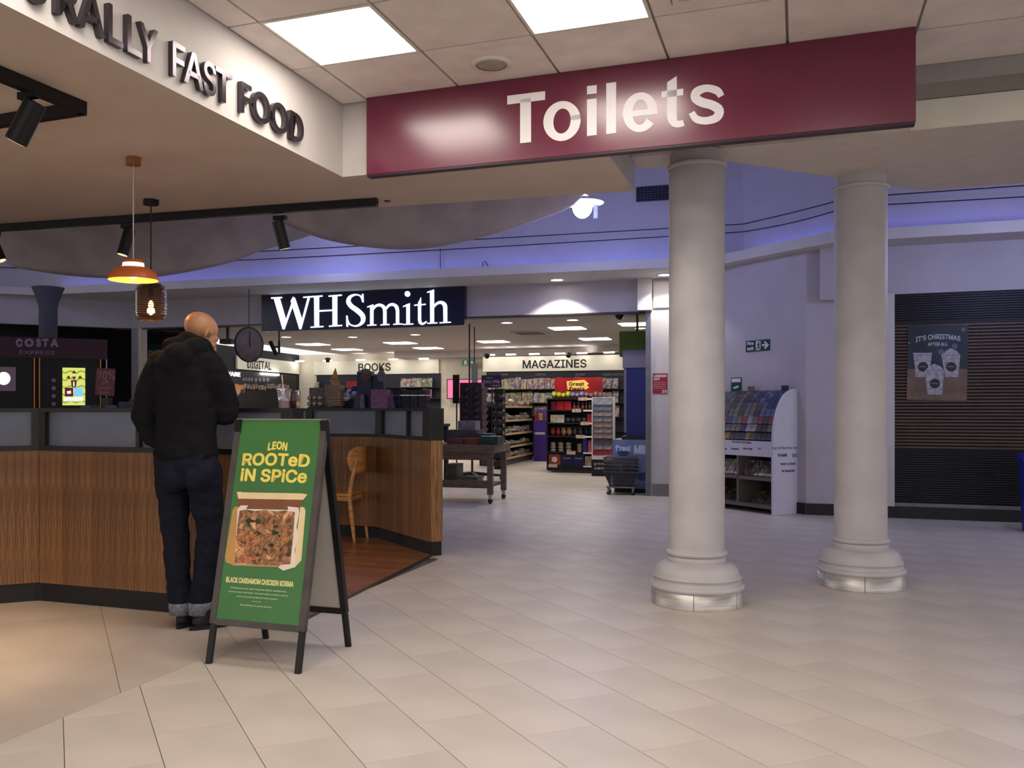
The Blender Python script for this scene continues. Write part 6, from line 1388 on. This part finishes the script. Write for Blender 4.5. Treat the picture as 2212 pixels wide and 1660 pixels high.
# hoodie
tors = [(mp(402, 992, -.0), .182, .135, HD), (mp(401, 978), .186, .14, HD), (mp(402, 960), .178, .135, HD), (mp(402, 925), .172, .128, HD), (mp(402, 880), .174, .13, HD), (mp(402, 840, .0), .184, .135, HD), (mp(401, 808), .196, .13, HD), (mp(400, 782), .188, .12, HD), (mp(401, 766), .150, .105, HD), (mp(406, 748), .10, .085, HD)]
hood = [loft([(r[0], r[1], r[2], r[3]) for r in tors]),
        cap(LS, mp(322, 845, .03), .078, .07), cap(mp(322, 845, .03), LE, .07, .062), cap(LE, mp(326, 945, .07), .062, .052), cap(mp(326, 945, .07), LW, .052, .05), cap(LW, LW + Vector((.05, 0, -.01)), .05, .05),
        cap(RSh, mp(478, 840, -.0), .08, .078), cap(mp(478, 840, -.0), RE, .078, .07), cap(RE, mp(498, 880, .14), .07, .052), cap(mp(498, 880, .14), mp(500, 872, .155), .052, .045),
        el(mp(385, 770, -.13), (.10, .055, .07), Matrix.Rotation(R(HD), 3, 'Z')), el(mp(368, 780, -.11), (.07, .055, .06)), el(mp(415, 758, -.10), (.095, .06, .06), Matrix.Rotation(R(-25), 3, 'Y')), el(mp(385, 745, -.07), (.085, .055, .045)), cap(mp(368, 752, .0), mp(402, 733, -.06), .042, .04), cap(mp(402, 733, -.06), mp(440, 745, -.05), .04, .04), cap(mp(440, 745, -.05), mp(456, 768, .02), .04, .036), cap(mp(375, 795, -.13), mp(440, 778, -.11), .035, .035)]
hd = merged('hoodie', hood, .0075, man, HOOD, 9, .009, 7.0)
part('hem_band', MB().add(*(lambda: (lambda n_: ([(c[0] + rx * math.cos(t_) * math.cos(R(HD)) - ry * math.sin(t_) * math.sin(R(HD)), c[1] + rx * math.cos(t_) * math.sin(R(HD)) + ry * math.sin(t_) * math.cos(R(HD)), c[2]) for (c, rx, ry) in ((mp(402, 992), .176, .132), (mp(402, 990), .188, .143), (mp(402, 972), .188, .143), (mp(402, 968), .18, .136)) for t_ in [2 * math.pi * k / n_ for k in range(n_)]], [(i * n_ + k, i * n_ + (k + 1) % n_, (i + 1) * n_ + (k + 1) % n_, (i + 1) * n_ + k) for i in range(3) for k in range(n_)]))(40))(), smooth=True), HOOD, hd)
part('cuff', MB().tube([mp(499, 874, .13), mp(501, 866, .165)], [.046, .038], 20), HOOD, hd)
# jeans
def lerp(a, c, t_): return a + (c - a) * t_
jn = [loft([(mp(403, 1035), .175, .12, HD), (mp(403, 1010), .19, .135, HD), (mp(402, 985), .182, .132, HD), (mp(402, 970), .168, .122, HD)]),
      cap(hipL, lerp(hipL, kneeL, .5), .1, .088), cap(lerp(hipL, kneeL, .5), kneeL, .088, .076), cap(kneeL, lerp(kneeL, ankL, .5), .076, .068), cap(lerp(kneeL, ankL, .5), ankL + Vector((0, 0, .02)), .068, .06),
      cap(hipR, lerp(hipR, kneeR, .5), .104, .092), cap(lerp(hipR, kneeR, .5), kneeR, .092, .078), cap(kneeR, lerp(kneeR, ankR, .5), .078, .066), cap(lerp(kneeR, ankR, .5), ankR + Vector((0, 0, .02)), .066, .058),
      el(mp(378, 1030, -.07), (.085, .08, .09)), el(mp(430, 1030, -.09), (.09, .08, .09))]
je = merged('jeans', jn, .0078, man, JEAN, 3, .010, 8.0)
for c in (ankL, ankR): part('turn_up', MB().lathe([(.054, -.05), (.060, -.05), (.066, .0), (.064, .018), (.056, .018)], 28, cap=False), CUFF, je, Matrix.Translation((c.x, c.y, c.z + .01)), label='pale turned-up cuff')
# shoes
def shoe(h, ang, lb):
    a = R(ang); dx, dy = math.sin(a), math.cos(a); D = Vector((dx, dy, 0)); X_ = Vector((dy, -dx, 0)); c = h - D * .035
    Mx = Matrix((X_, D, Vector((0, 0, 1)))).transposed()
    o = merged('shoe', [el(c + D * .045 + Vector((0, 0, .045)), (.040, .055, .045), Mx), el(c + D * .16 + Vector((0, 0, .035)), (.048, .085, .036), Mx), el(c + D * .21 + Vector((0, 0, .03)), (.045, .065, .03), Mx), cap(c + D * .05 + Vector((0, 0, .05)), c + D * .055 + Vector((0, 0, .10)), .040, .044), cap(c + D * .08 + Vector((0, 0, .07)), c + D * .17 + Vector((0, 0, .045)), .035, .03)], .006, man, mat('shoe_leather', (22, 21, 22), .6, noise_amt=.2, bump=.1), 3)
    for v in o.data.vertices: v.co.z = max(v.co.z, .012)
    b = MB(); pts = []
    for k in range(28):
        t_ = 2 * math.pi * k / 28; ly = .125 + .152 * math.sin(t_); wd_ = .045 + .008 * math.sin(t_); p_ = c + D * ly + X_ * wd_ * math.cos(t_); pts.append((p_.x, p_.y))
    b.prism(pts, .0, .022); part('sole', b, mat('shoe_sole', (18, 17, 18), .7), o)
shoe(shoeL, 12, 'left'); shoe(shoeR, 50, 'right')
